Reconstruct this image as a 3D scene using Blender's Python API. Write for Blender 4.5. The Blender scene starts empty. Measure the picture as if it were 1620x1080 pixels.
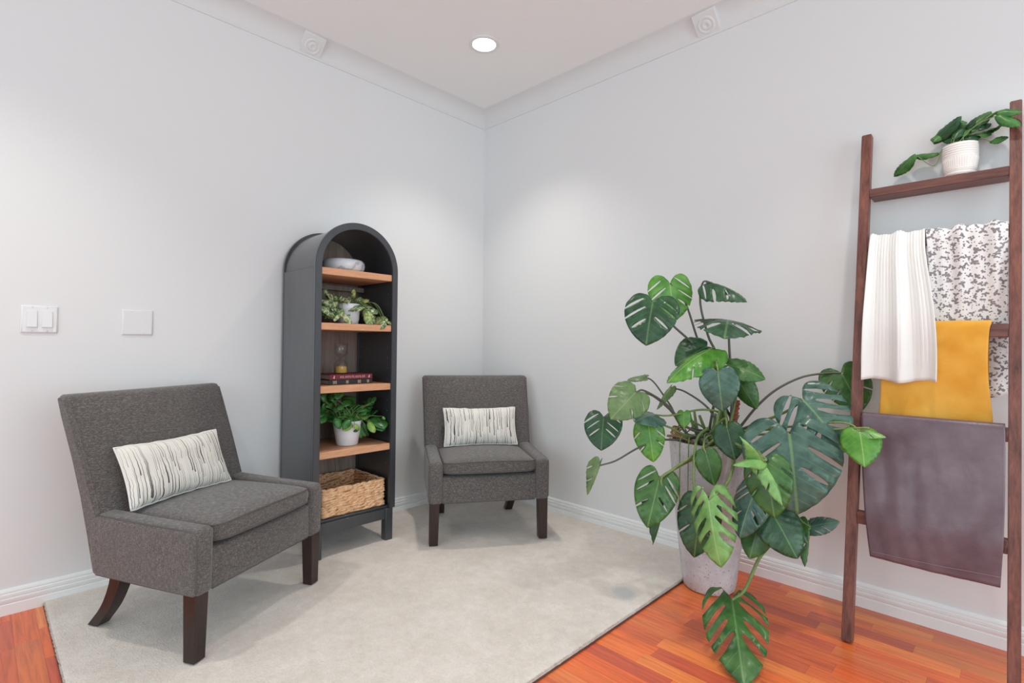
import bpy, bmesh, math, random
from mathutils import Vector, Matrix, geometry, noise
# ------------------------------------------------------------------ camera, world, lights, exposure
scene = bpy.context.scene
col = scene.collection
PI = math.pi
R = math.radians

def setup_camera():
    yaw, pitch, roll = 0.7731, 0.0092, 0.0111
    f = Vector((-math.sin(yaw)*math.cos(pitch), math.cos(yaw)*math.cos(pitch), math.sin(pitch)))
    r = Vector((math.cos(yaw), math.sin(yaw), 0)); u = r.cross(f)
    r2 = math.cos(roll)*r + math.sin(roll)*u; u2 = math.cos(roll)*u - math.sin(roll)*r
    cam = bpy.data.cameras.new('camera'); o = bpy.data.objects.new('camera', cam); col.objects.link(o)
    cam.sensor_width = 36; cam.sensor_fit = 'HORIZONTAL'; cam.lens = 824.57/1620*36; cam.clip_start = .05
    m = Matrix((r2, u2, -f)).transposed().to_4x4(); m.translation = (2.8427, -2.6013, 1.07)
    o.matrix_world = m; scene.camera = o
setup_camera()
scene.view_settings.view_transform = 'Standard'; scene.view_settings.look = 'None'
scene.view_settings.gamma = 1; scene.view_settings.use_curve_mapping = False
scene.view_settings.exposure = -0.06
w = bpy.data.worlds.new('world'); scene.world = w; w.use_nodes = True
w.node_tree.nodes['Background'].inputs[0].default_value = (.79, .945, 1.0, 1)
w.node_tree.nodes['Background'].inputs[1].default_value = 0.78

def area_light(name, loc, target, sx, sy, power, colr, shape='RECTANGLE'):
    l = bpy.data.lights.new(name, 'AREA'); l.shape = shape; l.size = sx; l.size_y = sy; l.energy = power; l.color = colr
    o = bpy.data.objects.new(name, l); col.objects.link(o); o.location = loc
    o.rotation_euler = (Vector(target)-Vector(loc)).to_track_quat('-Z', 'Y').to_euler(); return o
# daylight through the tall glazing of the open room, to the right of and behind the camera
area_light('window_daylight', (5.6, -1.6, 1.35), (0.4, -1.4, 1.0), 2.4, 2.1, 52, (.80, .94, 1.0))
area_light('rear_daylight', (2.6, -5.6, 1.5), (1.2, -0.2, 1.1), 3.0, 2.1, 44, (.80, .94, 1.0))

def can_light(name, loc, power, parent=None):
    l = bpy.data.lights.new(name, 'SPOT'); l.energy = power; l.color = (1, .96, .87); l.spot_size = R(104); l.spot_blend = 1.0; l.shadow_soft_size = .05
    o = bpy.data.objects.new(name, l); col.objects.link(o); o.location = loc; o.parent = parent; return o
# three more cans of the same ceiling row, beyond the frame
for x, y in ((.75, -2.75), (2.75, -.75), (2.75, -2.75)): can_light('ceiling_can', (x, y, 2.74), 58)

# ------------------------------------------------------------------ helpers
def new_obj(name, me, mat=None, parent=None, loc=None, smooth=False):
    if mat is not None:
        for m_ in (mat if isinstance(mat, (list, tuple)) else [mat]): me.materials.append(m_)
    if smooth:
        for p in me.polygons: p.use_smooth = True
    o = bpy.data.objects.new(name, me); col.objects.link(o)
    if parent is not None: o.parent = parent
    if loc is not None: o.location = loc
    return o
def from_bm(name, bm, mat=None, parent=None, smooth=False):
    me = bpy.data.meshes.new(name); bm.normal_update(); bm.to_mesh(me); bm.free()
    return new_obj(name, me, mat, parent, smooth=smooth)
def from_data(name, v, f, mat=None, parent=None, smooth=False):
    me = bpy.data.meshes.new(name); me.from_pydata([tuple(p) for p in v], [], f); me.update()
    return new_obj(name, me, mat, parent, smooth=smooth)
def thing(name, label, cat, loc=(0, 0, 0), rz=0, group=None):
    o = bpy.data.objects.new(name, None); col.objects.link(o); o.location = loc; o.rotation_euler = (0, 0, rz)
    o.empty_display_size = .1
    return tag(o, label, cat, group)
def tag(o, label, cat, group=None):
    o['label'] = label; o['category'] = cat
    if group: o['group'] = group
    return o
def struct(o): o['kind'] = 'structure'; return o
def smooth_by_angle(o, ang=40):
    me = o.data
    for p in me.polygons: p.use_smooth = True
    try: me.set_sharp_from_angle(angle=R(ang))
    except Exception: pass
    return o
def add_box(bm, x0, x1, y0, y1, z0, z1, bev=0, seg=2):
    vs = [bm.verts.new(p) for p in ((x0,y0,z0),(x1,y0,z0),(x1,y1,z0),(x0,y1,z0),(x0,y0,z1),(x1,y0,z1),(x1,y1,z1),(x0,y1,z1))]
    fs = [bm.faces.new([vs[i] for i in q]) for q in ((0,3,2,1),(4,5,6,7),(0,1,5,4),(1,2,6,5),(2,3,7,6),(3,0,4,7))]
    if bev:
        es = list({e for f in fs for e in f.edges})
        bmesh.ops.bevel(bm, geom=es, offset=bev, segments=seg, affect='EDGES', profile=.5)
def box(name, x0, x1, y0, y1, z0, z1, mat, parent=None, bev=.002, seg=2):
    bm = bmesh.new(); add_box(bm, x0, x1, y0, y1, z0, z1, bev, seg)
    o = from_bm(name, bm, mat, parent)
    return smooth_by_angle(o) if bev else o
def prism(name, poly, a0, a1, axis, mat, parent=None, bev=0, seg=2):
    """poly of (p,q) extruded along axis; axis 'x': (p,q)=(y,z); 'y': (x,z); 'z': (x,y)"""
    def pt(p, q, a): return (a, p, q) if axis == 'x' else ((p, a, q) if axis == 'y' else (p, q, a))
    bm = bmesh.new(); n = len(poly)
    A = [bm.verts.new(pt(p, q, a0)) for p, q in poly]; B = [bm.verts.new(pt(p, q, a1)) for p, q in poly]
    fs = [bm.faces.new(A), bm.faces.new(B[::-1])]
    for i in range(n): fs.append(bm.faces.new((A[i], B[i], B[(i+1) % n], A[(i+1) % n])))
    bmesh.ops.recalc_face_normals(bm, faces=fs)
    if bev: bmesh.ops.bevel(bm, geom=[e for e in bm.edges if e.calc_face_angle(0) > .5], offset=bev, segments=seg, affect='EDGES', profile=.5)
    o = from_bm(name, bm, mat, parent)
    return smooth_by_angle(o)
def catmull(pts, n=6):
    P = [Vector(p) for p in pts]
    if len(P) < 3: return P
    P = [2*P[0]-P[1]] + P + [2*P[-1]-P[-2]]; out = []
    for i in range(1, len(P)-2):
        a, b, c, d = P[i-1:i+3]
        for k in range(n):
            t = k/n
            out.append(.5*((2*b)+(c-a)*t+(2*a-5*b+4*c-d)*t*t+(3*b-a-3*c+d)*t**3))
    out.append(P[-2]); return out
def tube_data(pts, r, seg=6, closed=False):
    P = [Vector(p) for p in pts]; n = len(P); V = []; F = []
    rr = (lambda i: r) if not isinstance(r, (tuple, list)) else (lambda i: r[0]+(r[1]-r[0])*i/max(1, n-1))
    up = None
    for i in range(n):
        if closed: t = (P[(i+1) % n]-P[i-1])
        else: t = (P[min(i+1, n-1)]-P[max(i-1, 0)])
        if t.length < 1e-9: t = Vector((0, 0, 1))
        t.normalize()
        if up is None:
            up = t.orthogonal().normalized()
        else:
            up = (up - t*up.dot(t))
            up = up.normalized() if up.length > 1e-6 else t.orthogonal().normalized()
        s = t.cross(up)
        for k in range(seg):
            a = 2*PI*k/seg; V.append(P[i]+(up*math.cos(a)+s*math.sin(a))*rr(i))
    m = n if closed else n-1
    for i in range(m):
        j = (i+1) % n
        for k in range(seg):
            k2 = (k+1) % seg; F.append((i*seg+k, i*seg+k2, j*seg+k2, j*seg+k))
    if not closed:
        F.append(tuple(range(seg))[::-1]); F.append(tuple((n-1)*seg+k for k in range(seg)))
    return V, F
def tube(name, pts, r, mat, parent=None, seg=6, closed=False):
    V, F = tube_data(pts, r, seg, closed); return from_data(name, V, F, mat, parent, smooth=True)
def merge_data(parts):
    V = []; F = []
    for v, f in parts:
        b = len(V); V += list(v); F += [tuple(i+b for i in q) for q in f]
    return V, F
def lathe(name, prof, mat, parent=None, seg=48, rfun=None, loc=(0, 0, 0), ang=45):
    V = []; F = []; n = len(prof)
    for i, (r, z) in enumerate(prof):
        for k in range(seg):
            a = 2*PI*k/seg; q = rfun(r, z, a, i) if rfun else r
            V.append((loc[0]+q*math.cos(a), loc[1]+q*math.sin(a), loc[2]+z))
    for i in range(n-1):
        for k in range(seg):
            k2 = (k+1) % seg; F.append((i*seg+k, i*seg+k2, (i+1)*seg+k2, (i+1)*seg+k))
    if prof[0][0] > 1e-5: F.append(tuple(range(seg))[::-1])
    if prof[-1][0] > 1e-5: F.append(tuple((n-1)*seg+k for k in range(seg)))
    o = from_data(name, V, F, mat, parent); return smooth_by_angle(o, ang)
def bend_verts(o, fn):
    for v in o.data.vertices: v.co = fn(v.co)
    o.data.update()

# ------------------------------------------------------------------ materials
def srgb(r, g, b):
    f = lambda c: (c/255/12.92) if c/255 <= .04045 else ((c/255+.055)/1.055)**2.4
    return (f(r), f(g), f(b), 1)
class NT:
    def __init__(s, name, rough=.6, color=(.8, .8, .8, 1), **kw):
        s.m = bpy.data.materials.new(name); s.m.use_nodes = True; s.t = s.m.node_tree
        s.b = s.t.nodes['Principled BSDF']; s.out = s.t.nodes['Material Output']
        s.b.inputs['Roughness'].default_value = rough; s.b.inputs['Base Color'].default_value = color
        for k, v in kw.items(): s.b.inputs[k.replace('_', ' ')].default_value = v
    def n(s, typ, **kw):
        o = s.t.nodes.new(typ)
        for k, v in kw.items():
            if hasattr(o, k): setattr(o, k, v)
            else: o.inputs[k.replace('_', ' ')].default_value = v
        return o
    def l(s, a, b): s.t.links.new(a, b)
    def coord(s, which='Object', scale=(1, 1, 1), rot=(0, 0, 0)):
        c = s.n('ShaderNodeTexCoord'); mp = s.n('ShaderNodeMapping'); mp.inputs['Scale'].default_value = scale; mp.inputs['Rotation'].default_value = rot
        s.l(c.outputs[which], mp.inputs[0]); return mp.outputs[0]
    def geo(s, scale=(1, 1, 1)):
        g = s.n('ShaderNodeNewGeometry'); mp = s.n('ShaderNodeMapping'); mp.inputs['Scale'].default_value = scale
        s.l(g.outputs['Position'], mp.inputs[0]); return mp.outputs[0]
    def noise(s, vec, scale, detail=3, rough=.5, out='Fac', dist=0):
        o = s.n('ShaderNodeTexNoise'); o.inputs['Scale'].default_value = scale; o.inputs['Detail'].default_value = detail
        o.inputs['Roughness'].default_value = rough; o.inputs['Distortion'].default_value = dist
        if vec is not None: s.l(vec, o.inputs['Vector'])
        return o.outputs[out]
    def ramp(s, fac, stops, interp='LINEAR'):
        o = s.n('ShaderNodeValToRGB'); o.color_ramp.interpolation = interp; e = o.color_ramp.elements
        while len(e) < len(stops): e.new(.5)
        for i, (p, c) in enumerate(stops): e[i].position = p; e[i].color = c
        s.l(fac, o.inputs[0]); return o.outputs[0]
    def mix(s, fac, a, b, mode='MIX'):
        o = s.n('ShaderNodeMix'); o.data_type = 'RGBA'; o.blend_type = mode
        for v, i in ((fac, 0), (a, 6), (b, 7)):
            if hasattr(v, 'is_linked'): s.l(v, o.inputs[i])
            else: o.inputs[i].default_value = v
        return o.outputs[2]
    def math(s, op, a, b=0.0, c=None):
        o = s.n('ShaderNodeMath'); o.operation = op
        for i, v in enumerate((a, b, c)):
            if v is None: continue
            if hasattr(v, 'is_linked'): s.l(v, o.inputs[i])
            else: o.inputs[i].default_value = v
        return o.outputs[0]
    def color(s, sock): s.l(sock, s.b.inputs['Base Color'])
    def bump(s, h, strength=.3, dist=.01):
        o = s.n('ShaderNodeBump'); o.inputs['Strength'].default_value = strength; o.inputs['Distance'].default_value = dist
        s.l(h, o.inputs['Height']); s.l(o.outputs[0], s.b.inputs['Normal'])

def mat_paint(name, c, rough=.75, bump=.04):
    s = NT(name, rough, c); v = s.geo(); s.bump(s.noise(v, 220, 2), bump, .002); return s.m
def mat_plain(name, c, rough=.5, **kw): return NT(name, rough, c, **kw).m
def mat_wood(name, dark, light, axis='z', rough=.5, scale=1.0, coord='Object', bump=.15, rand=False):
    s = NT(name, rough); k = 14*scale
    sc = {'x': (1.2*scale, k, k), 'y': (k, 1.2*scale, k), 'z': (k, k, 1.2*scale)}[axis]
    v = s.coord('Object', sc) if coord == 'Object' else s.geo(sc)
    a = s.noise(v, 3, 5, .6, dist=.6); b = s.noise(v, 14, 3, .6)
    h = s.math('ADD', s.math('MULTIPLY', a, .7), s.math('MULTIPLY', b, .3))
    c = s.ramp(h, [(.32, dark), (.68, light)])
    s.color(c); s.bump(h, bump, .003); return s.m
def mat_fabric():
    s = NT('heathered_charcoal_fabric', .9, Sheen_Weight=.25)
    vx = s.coord('Object', (70, 70, 520)); vz = s.coord('Object', (520, 520, 80)); vy = s.coord('Object', (90, 420, 420))
    a = s.noise(vx, 1, 2); b = s.noise(vz, 1, 2); d = s.noise(vy, 1, 2)
    h = s.math('DIVIDE', s.math('ADD', s.math('ADD', a, b), d), 3.0)
    big = s.noise(s.coord('Object'), 4, 3)
    c = s.ramp(h, [(.36, srgb(58, 54, 54)), (.5, srgb(91, 86, 84)), (.64, srgb(136, 130, 126))])
    c = s.mix(s.math('MULTIPLY', big, .25), c, srgb(94, 86, 84))
    s.color(c); s.bump(h, .5, .003); return s.m
def mat_piping(): return mat_plain('charcoal_piping', srgb(92, 87, 85), .9)
def mat_pillow():
    s = NT('cream_streaked_cotton', .9, Sheen_Weight=.2)
    tc = s.n('ShaderNodeTexCoord'); sep = s.n('ShaderNodeSeparateXYZ'); s.l(tc.outputs['UV'], sep.inputs[0])
    wob = s.noise(s.coord('UV', (7, 4, 1)), 1, 2); v = sep.outputs[1]
    def streaks(ncol, seed, wmin, wmax):
        u = s.math('MULTIPLY', s.math('ADD', sep.outputs[0], s.math('MULTIPLY', wob, .035)), ncol)
        cell = s.math('FLOOR', u); fr = s.math('FRACT', u)
        def rnd(k):
            o = s.n('ShaderNodeTexWhiteNoise'); o.noise_dimensions = '1D'; s.l(s.math('ADD', cell, seed+k*31.7), o.inputs['W']); return o.outputs['Value']
        a0 = s.math('SUBTRACT', s.math('MULTIPLY', rnd(1), 1.25), .5); ln = s.math('ADD', s.math('MULTIPLY', rnd(2), .75), .35)
        on = s.math('MULTIPLY', s.math('GREATER_THAN', v, a0), s.math('LESS_THAN', v, s.math('ADD', a0, ln)))
        wd = s.math('ADD', s.math('MULTIPLY', rnd(3), wmax-wmin), wmin)
        taper = s.math('MULTIPLY', wd, s.math('SUBTRACT', 1.15, s.math('DIVIDE', s.math('SUBTRACT', v, a0), ln)))
        ctr = s.math('ADD', s.math('MULTIPLY', rnd(4), .4), .3)
        return s.math('MULTIPLY', on, s.math('LESS_THAN', s.math('ABSOLUTE', s.math('SUBTRACT', fr, ctr)), taper))
    fac = s.math('MAXIMUM', s.math('MAXIMUM', streaks(20, 3.0, .03, .13), streaks(33, 91.0, .03, .15)), s.math('MULTIPLY', streaks(47, 47.0, .04, .14), .8))
    s.color(s.mix(fac, srgb(232, 227, 219), srgb(54, 53, 58)))
    s.bump(s.noise(s.coord('Object'), 260, 2), .15, .002); return s.m
def mat_carpet():
    s = NT('cream_plush_pile', .95, Sheen_Weight=.3)
    v = s.geo()
    big = s.noise(v, 5, 4, .6); fine = s.noise(v, 150, 3, .7); mid = s.noise(v, 28, 3, .6)
    c = s.ramp(s.math('ADD', s.math('MULTIPLY', big, .55), s.math('MULTIPLY', mid, .45)), [(.36, srgb(222, 211, 201)), (.64, srgb(242, 232, 224))])
    c = s.mix(s.ramp(fine, [(.3, (0, 0, 0, 1)), (.7, (1, 1, 1, 1))]), s.mix(.22, c, srgb(150, 140, 130)), c)
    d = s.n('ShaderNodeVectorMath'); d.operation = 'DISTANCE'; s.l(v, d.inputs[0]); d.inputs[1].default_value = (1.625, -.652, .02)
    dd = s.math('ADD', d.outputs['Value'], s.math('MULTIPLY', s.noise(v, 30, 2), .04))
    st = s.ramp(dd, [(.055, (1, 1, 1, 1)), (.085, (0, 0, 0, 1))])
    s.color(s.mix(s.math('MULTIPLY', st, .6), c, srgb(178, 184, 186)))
    s.bump(s.math('ADD', fine, s.math('MULTIPLY', mid, .6)), .9, .006); return s.m
def mat_floor(planks=True):
    s = NT('red_cherry_laminate' if planks else 'red_cherry_laminate_far', .34)
    s.b.inputs['Coat Weight'].default_value = .25; s.b.inputs['Coat Roughness'].default_value = .15
    if planks:
        oi = s.n('ShaderNodeObjectInfo'); rnd = oi.outputs['Random']
        off = s.n('ShaderNodeCombineXYZ'); s.l(s.math('MULTIPLY', rnd, 37.0), off.inputs[2])
        g = s.geo((1.6, 26, 1)); ad = s.n('ShaderNodeVectorMath'); ad.operation = 'ADD'; s.l(g, ad.inputs[0]); s.l(off.outputs[0], ad.inputs[1]); v = ad.outputs[0]
    else:
        br = s.n('ShaderNodeTexBrick'); br.inputs['Scale'].default_value = 1; br.inputs['Brick Width'].default_value = .4; br.inputs['Row Height'].default_value = .064
        br.inputs['Mortar Size'].default_value = .0003; br.inputs['Color1'].default_value = (0, 0, 0, 1); br.inputs['Color2'].default_value = (1, 1, 1, 1)
        s.l(s.geo(), br.inputs['Vector']); rnd = br.outputs['Color']; v = s.geo((1.6, 26, 1))
    c = s.ramp(rnd, [(0, srgb(246, 128, 62)), (.3, srgb(236, 108, 54)), (.5, srgb(250, 146, 74)), (.75, srgb(208, 92, 62)), (1, srgb(240, 124, 64))])
    gr = s.noise(v, 3.2, 5, .62, dist=.4)
    gm = s.ramp(gr, [(.30, (.70, .62, .62, 1)), (.6, (1, 1, 1, 1))])
    s.color(s.mix(1.0, c, gm, 'MULTIPLY')); return s.m
def mat_leaf(name, dark, light, vein, under=False, rough=.38, lines=7.0, vein_amt=.55, blotch=None):
    s = NT(name, rough); s.b.inputs['Coat Weight'].default_value = .35; s.b.inputs['Coat Roughness'].default_value = .25
    tc = s.n('ShaderNodeTexCoord'); sep = s.n('ShaderNodeSeparateXYZ'); s.l(tc.outputs['UV'], sep.inputs[0])
    ax = s.math('ABSOLUTE', s.math('SUBTRACT', sep.outputs[0], .5)); y = sep.outputs[1]
    nz = s.noise(s.coord('Object'), 22, 3)
    c = s.mix(s.ramp(nz, [(.35, (0, 0, 0, 1)), (.65, (1, 1, 1, 1))]), dark, light)
    if blotch is not None:
        bz = s.noise(s.coord('Object', (1, 1, 1)), 70, 2, .6)
        c = s.mix(s.ramp(bz, [(.5, (0, 0, 0, 1)), (.54, (1, 1, 1, 1))]), c, blotch)
    t = s.math('FRACT', s.math('MULTIPLY', s.math('SUBTRACT', y, s.math('MULTIPLY', ax, .75)), lines))
    lat = s.ramp(s.math('ABSOLUTE', s.math('SUBTRACT', t, .5)), [(.02, (1, 1, 1, 1)), (.07, (0, 0, 0, 1))])
    mid = s.ramp(ax, [(.008, (1, 1, 1, 1)), (.02, (0, 0, 0, 1))])
    c = s.mix(s.math('MULTIPLY', lat, vein_amt*.30), c, vein)
    c = s.mix(s.math('MULTIPLY', mid, min(1, vein_amt*1.1)), c, vein)
    s.color(c)
    s.bump(s.math('ADD', s.math('MULTIPLY', lat, -.5), s.math('MULTIPLY', mid, -1.0)), .3, .003)
    tr = s.n('ShaderNodeBsdfTranslucent'); mx = s.n('ShaderNodeMixShader'); mx.inputs[0].default_value = .22
    s.l(s.mix(.5, c, srgb(120, 190, 60)), tr.inputs[0]); s.l(s.b.outputs[0], mx.inputs[1]); s.l(tr.outputs[0], mx.inputs[2]); s.l(mx.outputs[0], s.out.inputs[0])
    return s.m
def mat_floral():
    s = NT('white_cotton_grey_leaf_print', .9)
    v = s.coord('UV', (1, 1, 1))
    def sprig(scale, R0, seed, lobes):
        mp = s.n('ShaderNodeMapping'); mp.inputs['Location'].default_value = (seed, seed*.7, 0); s.l(v, mp.inputs[0])
        o = s.n('ShaderNodeTexVoronoi'); o.inputs['Scale'].default_value = scale; o.inputs['Randomness'].default_value = .85; s.l(mp.outputs[0], o.inputs['Vector'])
        d = s.n('ShaderNodeVectorMath'); d.operation = 'SUBTRACT'; s.l(mp.outputs[0], d.inputs[0]); s.l(o.outputs['Position'], d.inputs[1])
        q = s.n('ShaderNodeSeparateXYZ'); s.l(d.outputs[0], q.inputs[0]); cr = s.n('ShaderNodeSeparateColor'); s.l(o.outputs['Color'], cr.inputs[0])
        ang = s.math('ADD', s.math('ARCTAN2', q.outputs[1], q.outputs[0]), s.math('MULTIPLY', cr.outputs[0], 6.283))
        rr = s.math('SQRT', s.math('ADD', s.math('MULTIPLY', q.outputs[0], q.outputs[0]), s.math('MULTIPLY', q.outputs[1], q.outputs[1])))
        lim = s.math('MULTIPLY', s.math('ADD', s.math('MULTIPLY', s.math('COSINE', s.math('MULTIPLY', ang, lobes)), .36), .66), s.math('ADD', s.math('MULTIPLY', cr.outputs[1], R0*.5), R0*.6))
        return s.math('LESS_THAN', rr, lim)
    fac = s.math('MAXIMUM', s.math('MAXIMUM', sprig(29, .0118, 0.0, 3.0), sprig(38, .0078, 5.3, 2.0)), sprig(62, .0032, 9.1, 1.0))
    tone = s.mix(s.noise(v, 14, 2), srgb(112, 106, 112), srgb(160, 154, 156))
    s.color(s.mix(fac, srgb(232, 230, 230), tone)); return s.m
def mat_marble():
    s = NT('white_marble', .25); v = s.coord('Object', (1, 1, 1))
    n = s.noise(v, 11, 3, .5, dist=.6)
    f = s.ramp(s.math('ABSOLUTE', s.math('SUBTRACT', n, .5)), [(.01, (1, 1, 1, 1)), (.05, (0, 0, 0, 1))])
    s.color(s.mix(s.math('MULTIPLY', f, .6), srgb(222, 226, 232), srgb(140, 144, 154))); return s.m
def mat_concrete():
    s = NT('pale_cast_concrete', .85); v = s.coord('Object')
    a = s.noise(v, 9, 4, .6); p = s.noise(v, 110, 2, .6)
    c = s.ramp(a, [(.35, srgb(188, 184, 188)), (.65, srgb(212, 208, 212))])
    s.color(s.mix(s.ramp(p, [(.60, (0, 0, 0, 1)), (.70, (1, 1, 1, 1))]), c, srgb(158, 152, 154))); s.bump(p, .2, .003); return s.m
def mat_leather():
    s = NT('plum_leather', .42); v = s.coord('Object')
    a = s.noise(v, 7, 4, .6); b = s.noise(v, 260, 2)
    s.color(s.ramp(a, [(.32, srgb(96, 76, 85)), (.68, srgb(118, 101, 110))]))
    s.l(s.ramp(a, [(.35, (.45, .45, .45, 1)), (.65, (.30, .30, .30, 1))]), s.b.inputs['Roughness']); s.bump(s.math('ADD', s.math('MULTIPLY', b, .35), a), .35, .004); return s.m
def mat_woven():
    s = NT('seagrass', .8); v = s.coord('Object')
    a = s.noise(v, 45, 3, .6); b = s.noise(v, 200, 2)
    s.color(s.ramp(s.math('ADD', s.math('MULTIPLY', a, .7), s.math('MULTIPLY', b, .3)), [(.32, srgb(192, 140, 100)), (.5, srgb(238, 190, 146)), (.68, srgb(250, 216, 178))])); s.bump(b, .3, .002); return s.m

M = {}
M['wall'] = mat_paint('pale_grey_wall_paint', srgb(229, 229, 230), .7, .05)
M['ceiling'] = mat_paint('ceiling_paint', srgb(243, 243, 243), .85, .03)
M['trim'] = mat_plain('white_trim_paint', srgb(240, 240, 240), .4)
M['crown'] = mat_paint('crown_paint', srgb(226, 226, 227), .7, .02)
M['plastic'] = mat_plain('white_plastic', srgb(230, 230, 231), .35)
M['floor'] = mat_floor(True); M['floor_far'] = mat_floor(False)
M['carpet'] = mat_carpet(); M['carpet_edge'] = mat_plain('brown_rug_binding', srgb(96, 62, 58), .9)
M['fabric'] = mat_fabric(); M['piping'] = mat_piping(); M['pillow'] = mat_pillow()
M['espresso'] = mat_wood('espresso_wood', srgb(34, 22, 20), srgb(58, 38, 34), 'z', .35, bump=.04)
M['black'] = mat_wood('black_stained_wood', srgb(42, 45, 50), srgb(56, 60, 66), 'z', .36, bump=.06); _b = M['black'].node_tree.nodes['Principled BSDF']; _b.inputs['Coat Weight'].default_value = 1.0; _b.inputs['Coat Roughness'].default_value = .3
M['backwood'] = mat_wood('grey_brown_wood', srgb(116, 98, 88), srgb(164, 144, 132), 'z', .6)
M['shelfwood'] = mat_wood('honey_wood', srgb(202, 142, 104), srgb(230, 174, 136), 'y', .5, bump=.05)
M['rail'] = mat_wood('walnut_stained_pine_upright', srgb(74, 38, 32), srgb(146, 92, 78), 'z', .45, .9)
M['rung'] = mat_wood('walnut_stained_pine_rung', srgb(70, 38, 34), srgb(134, 82, 70), 'x', .45, .9)
M['white_knit'] = mat_plain('white_rib_knit', srgb(234, 233, 231), .9, Sheen_Weight=.2)
M['mustard'] = (lambda s: (s.color(s.ramp(s.noise(s.coord('Object'), 9, 3), [(.35, srgb(222, 156, 44)), (.65, srgb(236, 178, 74))])), s.bump(s.noise(s.coord('Object'), 300, 2), .2, .002), s.m)[2])(NT('mustard_wool', .92, Sheen_Weight=.3))
M['floral'] = mat_floral(); M['leather'] = mat_leather(); M['seam'] = mat_plain('pale_stitching', srgb(150, 130, 136), .8)
M['marble'] = mat_marble(); M['concrete'] = mat_concrete(); M['woven'] = mat_woven(); M['woven_core'] = mat_plain('seagrass_core', srgb(168, 122, 84), .9)
M['soil'] = mat_plain('dark_soil', srgb(44, 34, 30), .95); M['ceramic'] = mat_plain('white_ceramic', srgb(236, 232, 228), .45)
M['white_pot'] = mat_plain('white_glazed_pot', srgb(228, 230, 236), .3)
M['stalk'] = mat_wood('green_stalk', srgb(96, 122, 66), srgb(138, 158, 96), 'z', .5, bump=.02)
M['stalk_dark'] = mat_plain('grey_green_stalk', srgb(92, 94, 84), .5)
M['dry'] = mat_wood('dried_sheath', srgb(96, 72, 48), srgb(176, 150, 104), 'x', .9)
M['stake'] = mat_plain('terracotta_fibre_stake', srgb(164, 96, 80), .95)
M['book_red'] = mat_plain('maroon_book_cloth', srgb(120, 44, 56), .6); M['book_black'] = mat_plain('black_book_cloth', srgb(46, 46, 50), .6)
M['page'] = mat_plain('page_block', srgb(216, 204, 184), .9); M['gold'] = mat_plain('gilt_print', srgb(214, 190, 160), .5); M['pinkprint'] = mat_plain('pale_pink_print', srgb(228, 190, 192), .6)
M['sand'] = mat_plain('yellow_sand', srgb(222, 178, 88), .9)
M['pin'] = mat_plain('steel_pin', srgb(150, 150, 150), .4, Metallic=.8)
gl = NT('clear_thin_glass', .03)
_lw = gl.n('ShaderNodeLayerWeight'); _lw.inputs[0].default_value = .35; _fs = gl.math('ADD', gl.math('MULTIPLY', gl.math('POWER', _lw.outputs['Facing'], 3.0), .45), .05); _t = gl.n('ShaderNodeBsdfTransparent'); _t.inputs[0].default_value = (.94, .95, .95, 1); _g = gl.n('ShaderNodeBsdfGlossy'); _g.inputs['Roughness'].default_value = .04; _m = gl.n('ShaderNodeMixShader')
gl.l(_fs, _m.inputs[0]); gl.l(_t.outputs[0], _m.inputs[1]); gl.l(_g.outputs[0], _m.inputs[2]); gl.l(_m.outputs[0], gl.out.inputs[0]); M['glass'] = gl.m
em = NT('lit_lens', .5); em.b.inputs['Emission Color'].default_value = (1, .96, .9, 1); em.b.inputs['Emission Strength'].default_value = 6; M['lens'] = em.m
VEIN = srgb(150, 190, 120)
LEAF = [
  [mat_leaf('leaf_deep_green', srgb(36, 76, 50), srgb(58, 104, 66), VEIN, vein_amt=.3), mat_leaf('leaf_deep_under', srgb(76, 112, 70), srgb(98, 132, 86), VEIN, vein_amt=.35)],
  [mat_leaf('leaf_mid_green', srgb(54, 102, 46), srgb(82, 130, 62), VEIN, vein_amt=.35), mat_leaf('leaf_mid_under', srgb(92, 130, 76), srgb(112, 148, 92), VEIN, vein_amt=.35)],
  [mat_leaf('leaf_bright_green', srgb(78, 146, 42), srgb(112, 176, 64), srgb(190, 224, 150), vein_amt=.4), mat_leaf('leaf_bright_under', srgb(120, 172, 84), srgb(140, 190, 100), VEIN, vein_amt=.3)],
  [mat_leaf('leaf_painted_sheen', srgb(58, 96, 84), srgb(92, 126, 112), VEIN, rough=.3, vein_amt=.4), mat_leaf('leaf_blue_under', srgb(78, 120, 92), srgb(98, 140, 106), VEIN, vein_amt=.35)],  # greyish blue sheen of reflected light painted into the upper leaf colour
  [mat_leaf('leaf_young_green', srgb(120, 176, 92), srgb(152, 204, 120), srgb(206, 232, 170), vein_amt=.3), mat_leaf('leaf_young_under', srgb(136, 184, 100), srgb(160, 204, 124), VEIN, vein_amt=.3)],
  [mat_leaf('leaf_pale_green', srgb(96, 126, 76), srgb(124, 152, 98), srgb(170, 186, 130), vein_amt=.35, rough=.5), mat_leaf('leaf_pale_under', srgb(70, 106, 60), srgb(92, 128, 78), VEIN, vein_amt=.3)],
]
M['pothos'] = mat_leaf('pothos_leaf', srgb(38, 98, 40), srgb(78, 140, 62), srgb(170, 200, 130), vein_amt=.35, lines=3)
M['pothos_dark'] = mat_leaf('pothos_leaf_dark', srgb(18, 68, 36), srgb(34, 92, 48), VEIN, vein_amt=.25, lines=3)
M['varieg'] = mat_leaf('variegated_leaf', srgb(70, 118, 84), srgb(120, 160, 112), srgb(220, 226, 180), vein_amt=.3, lines=3, blotch=srgb(214, 216, 160))
M['varieg_pale'] = mat_leaf('variegated_leaf_pale', srgb(190, 200, 120), srgb(222, 222, 160), srgb(226, 230, 190), vein_amt=.2, lines=3, blotch=srgb(120, 160, 90))
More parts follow.
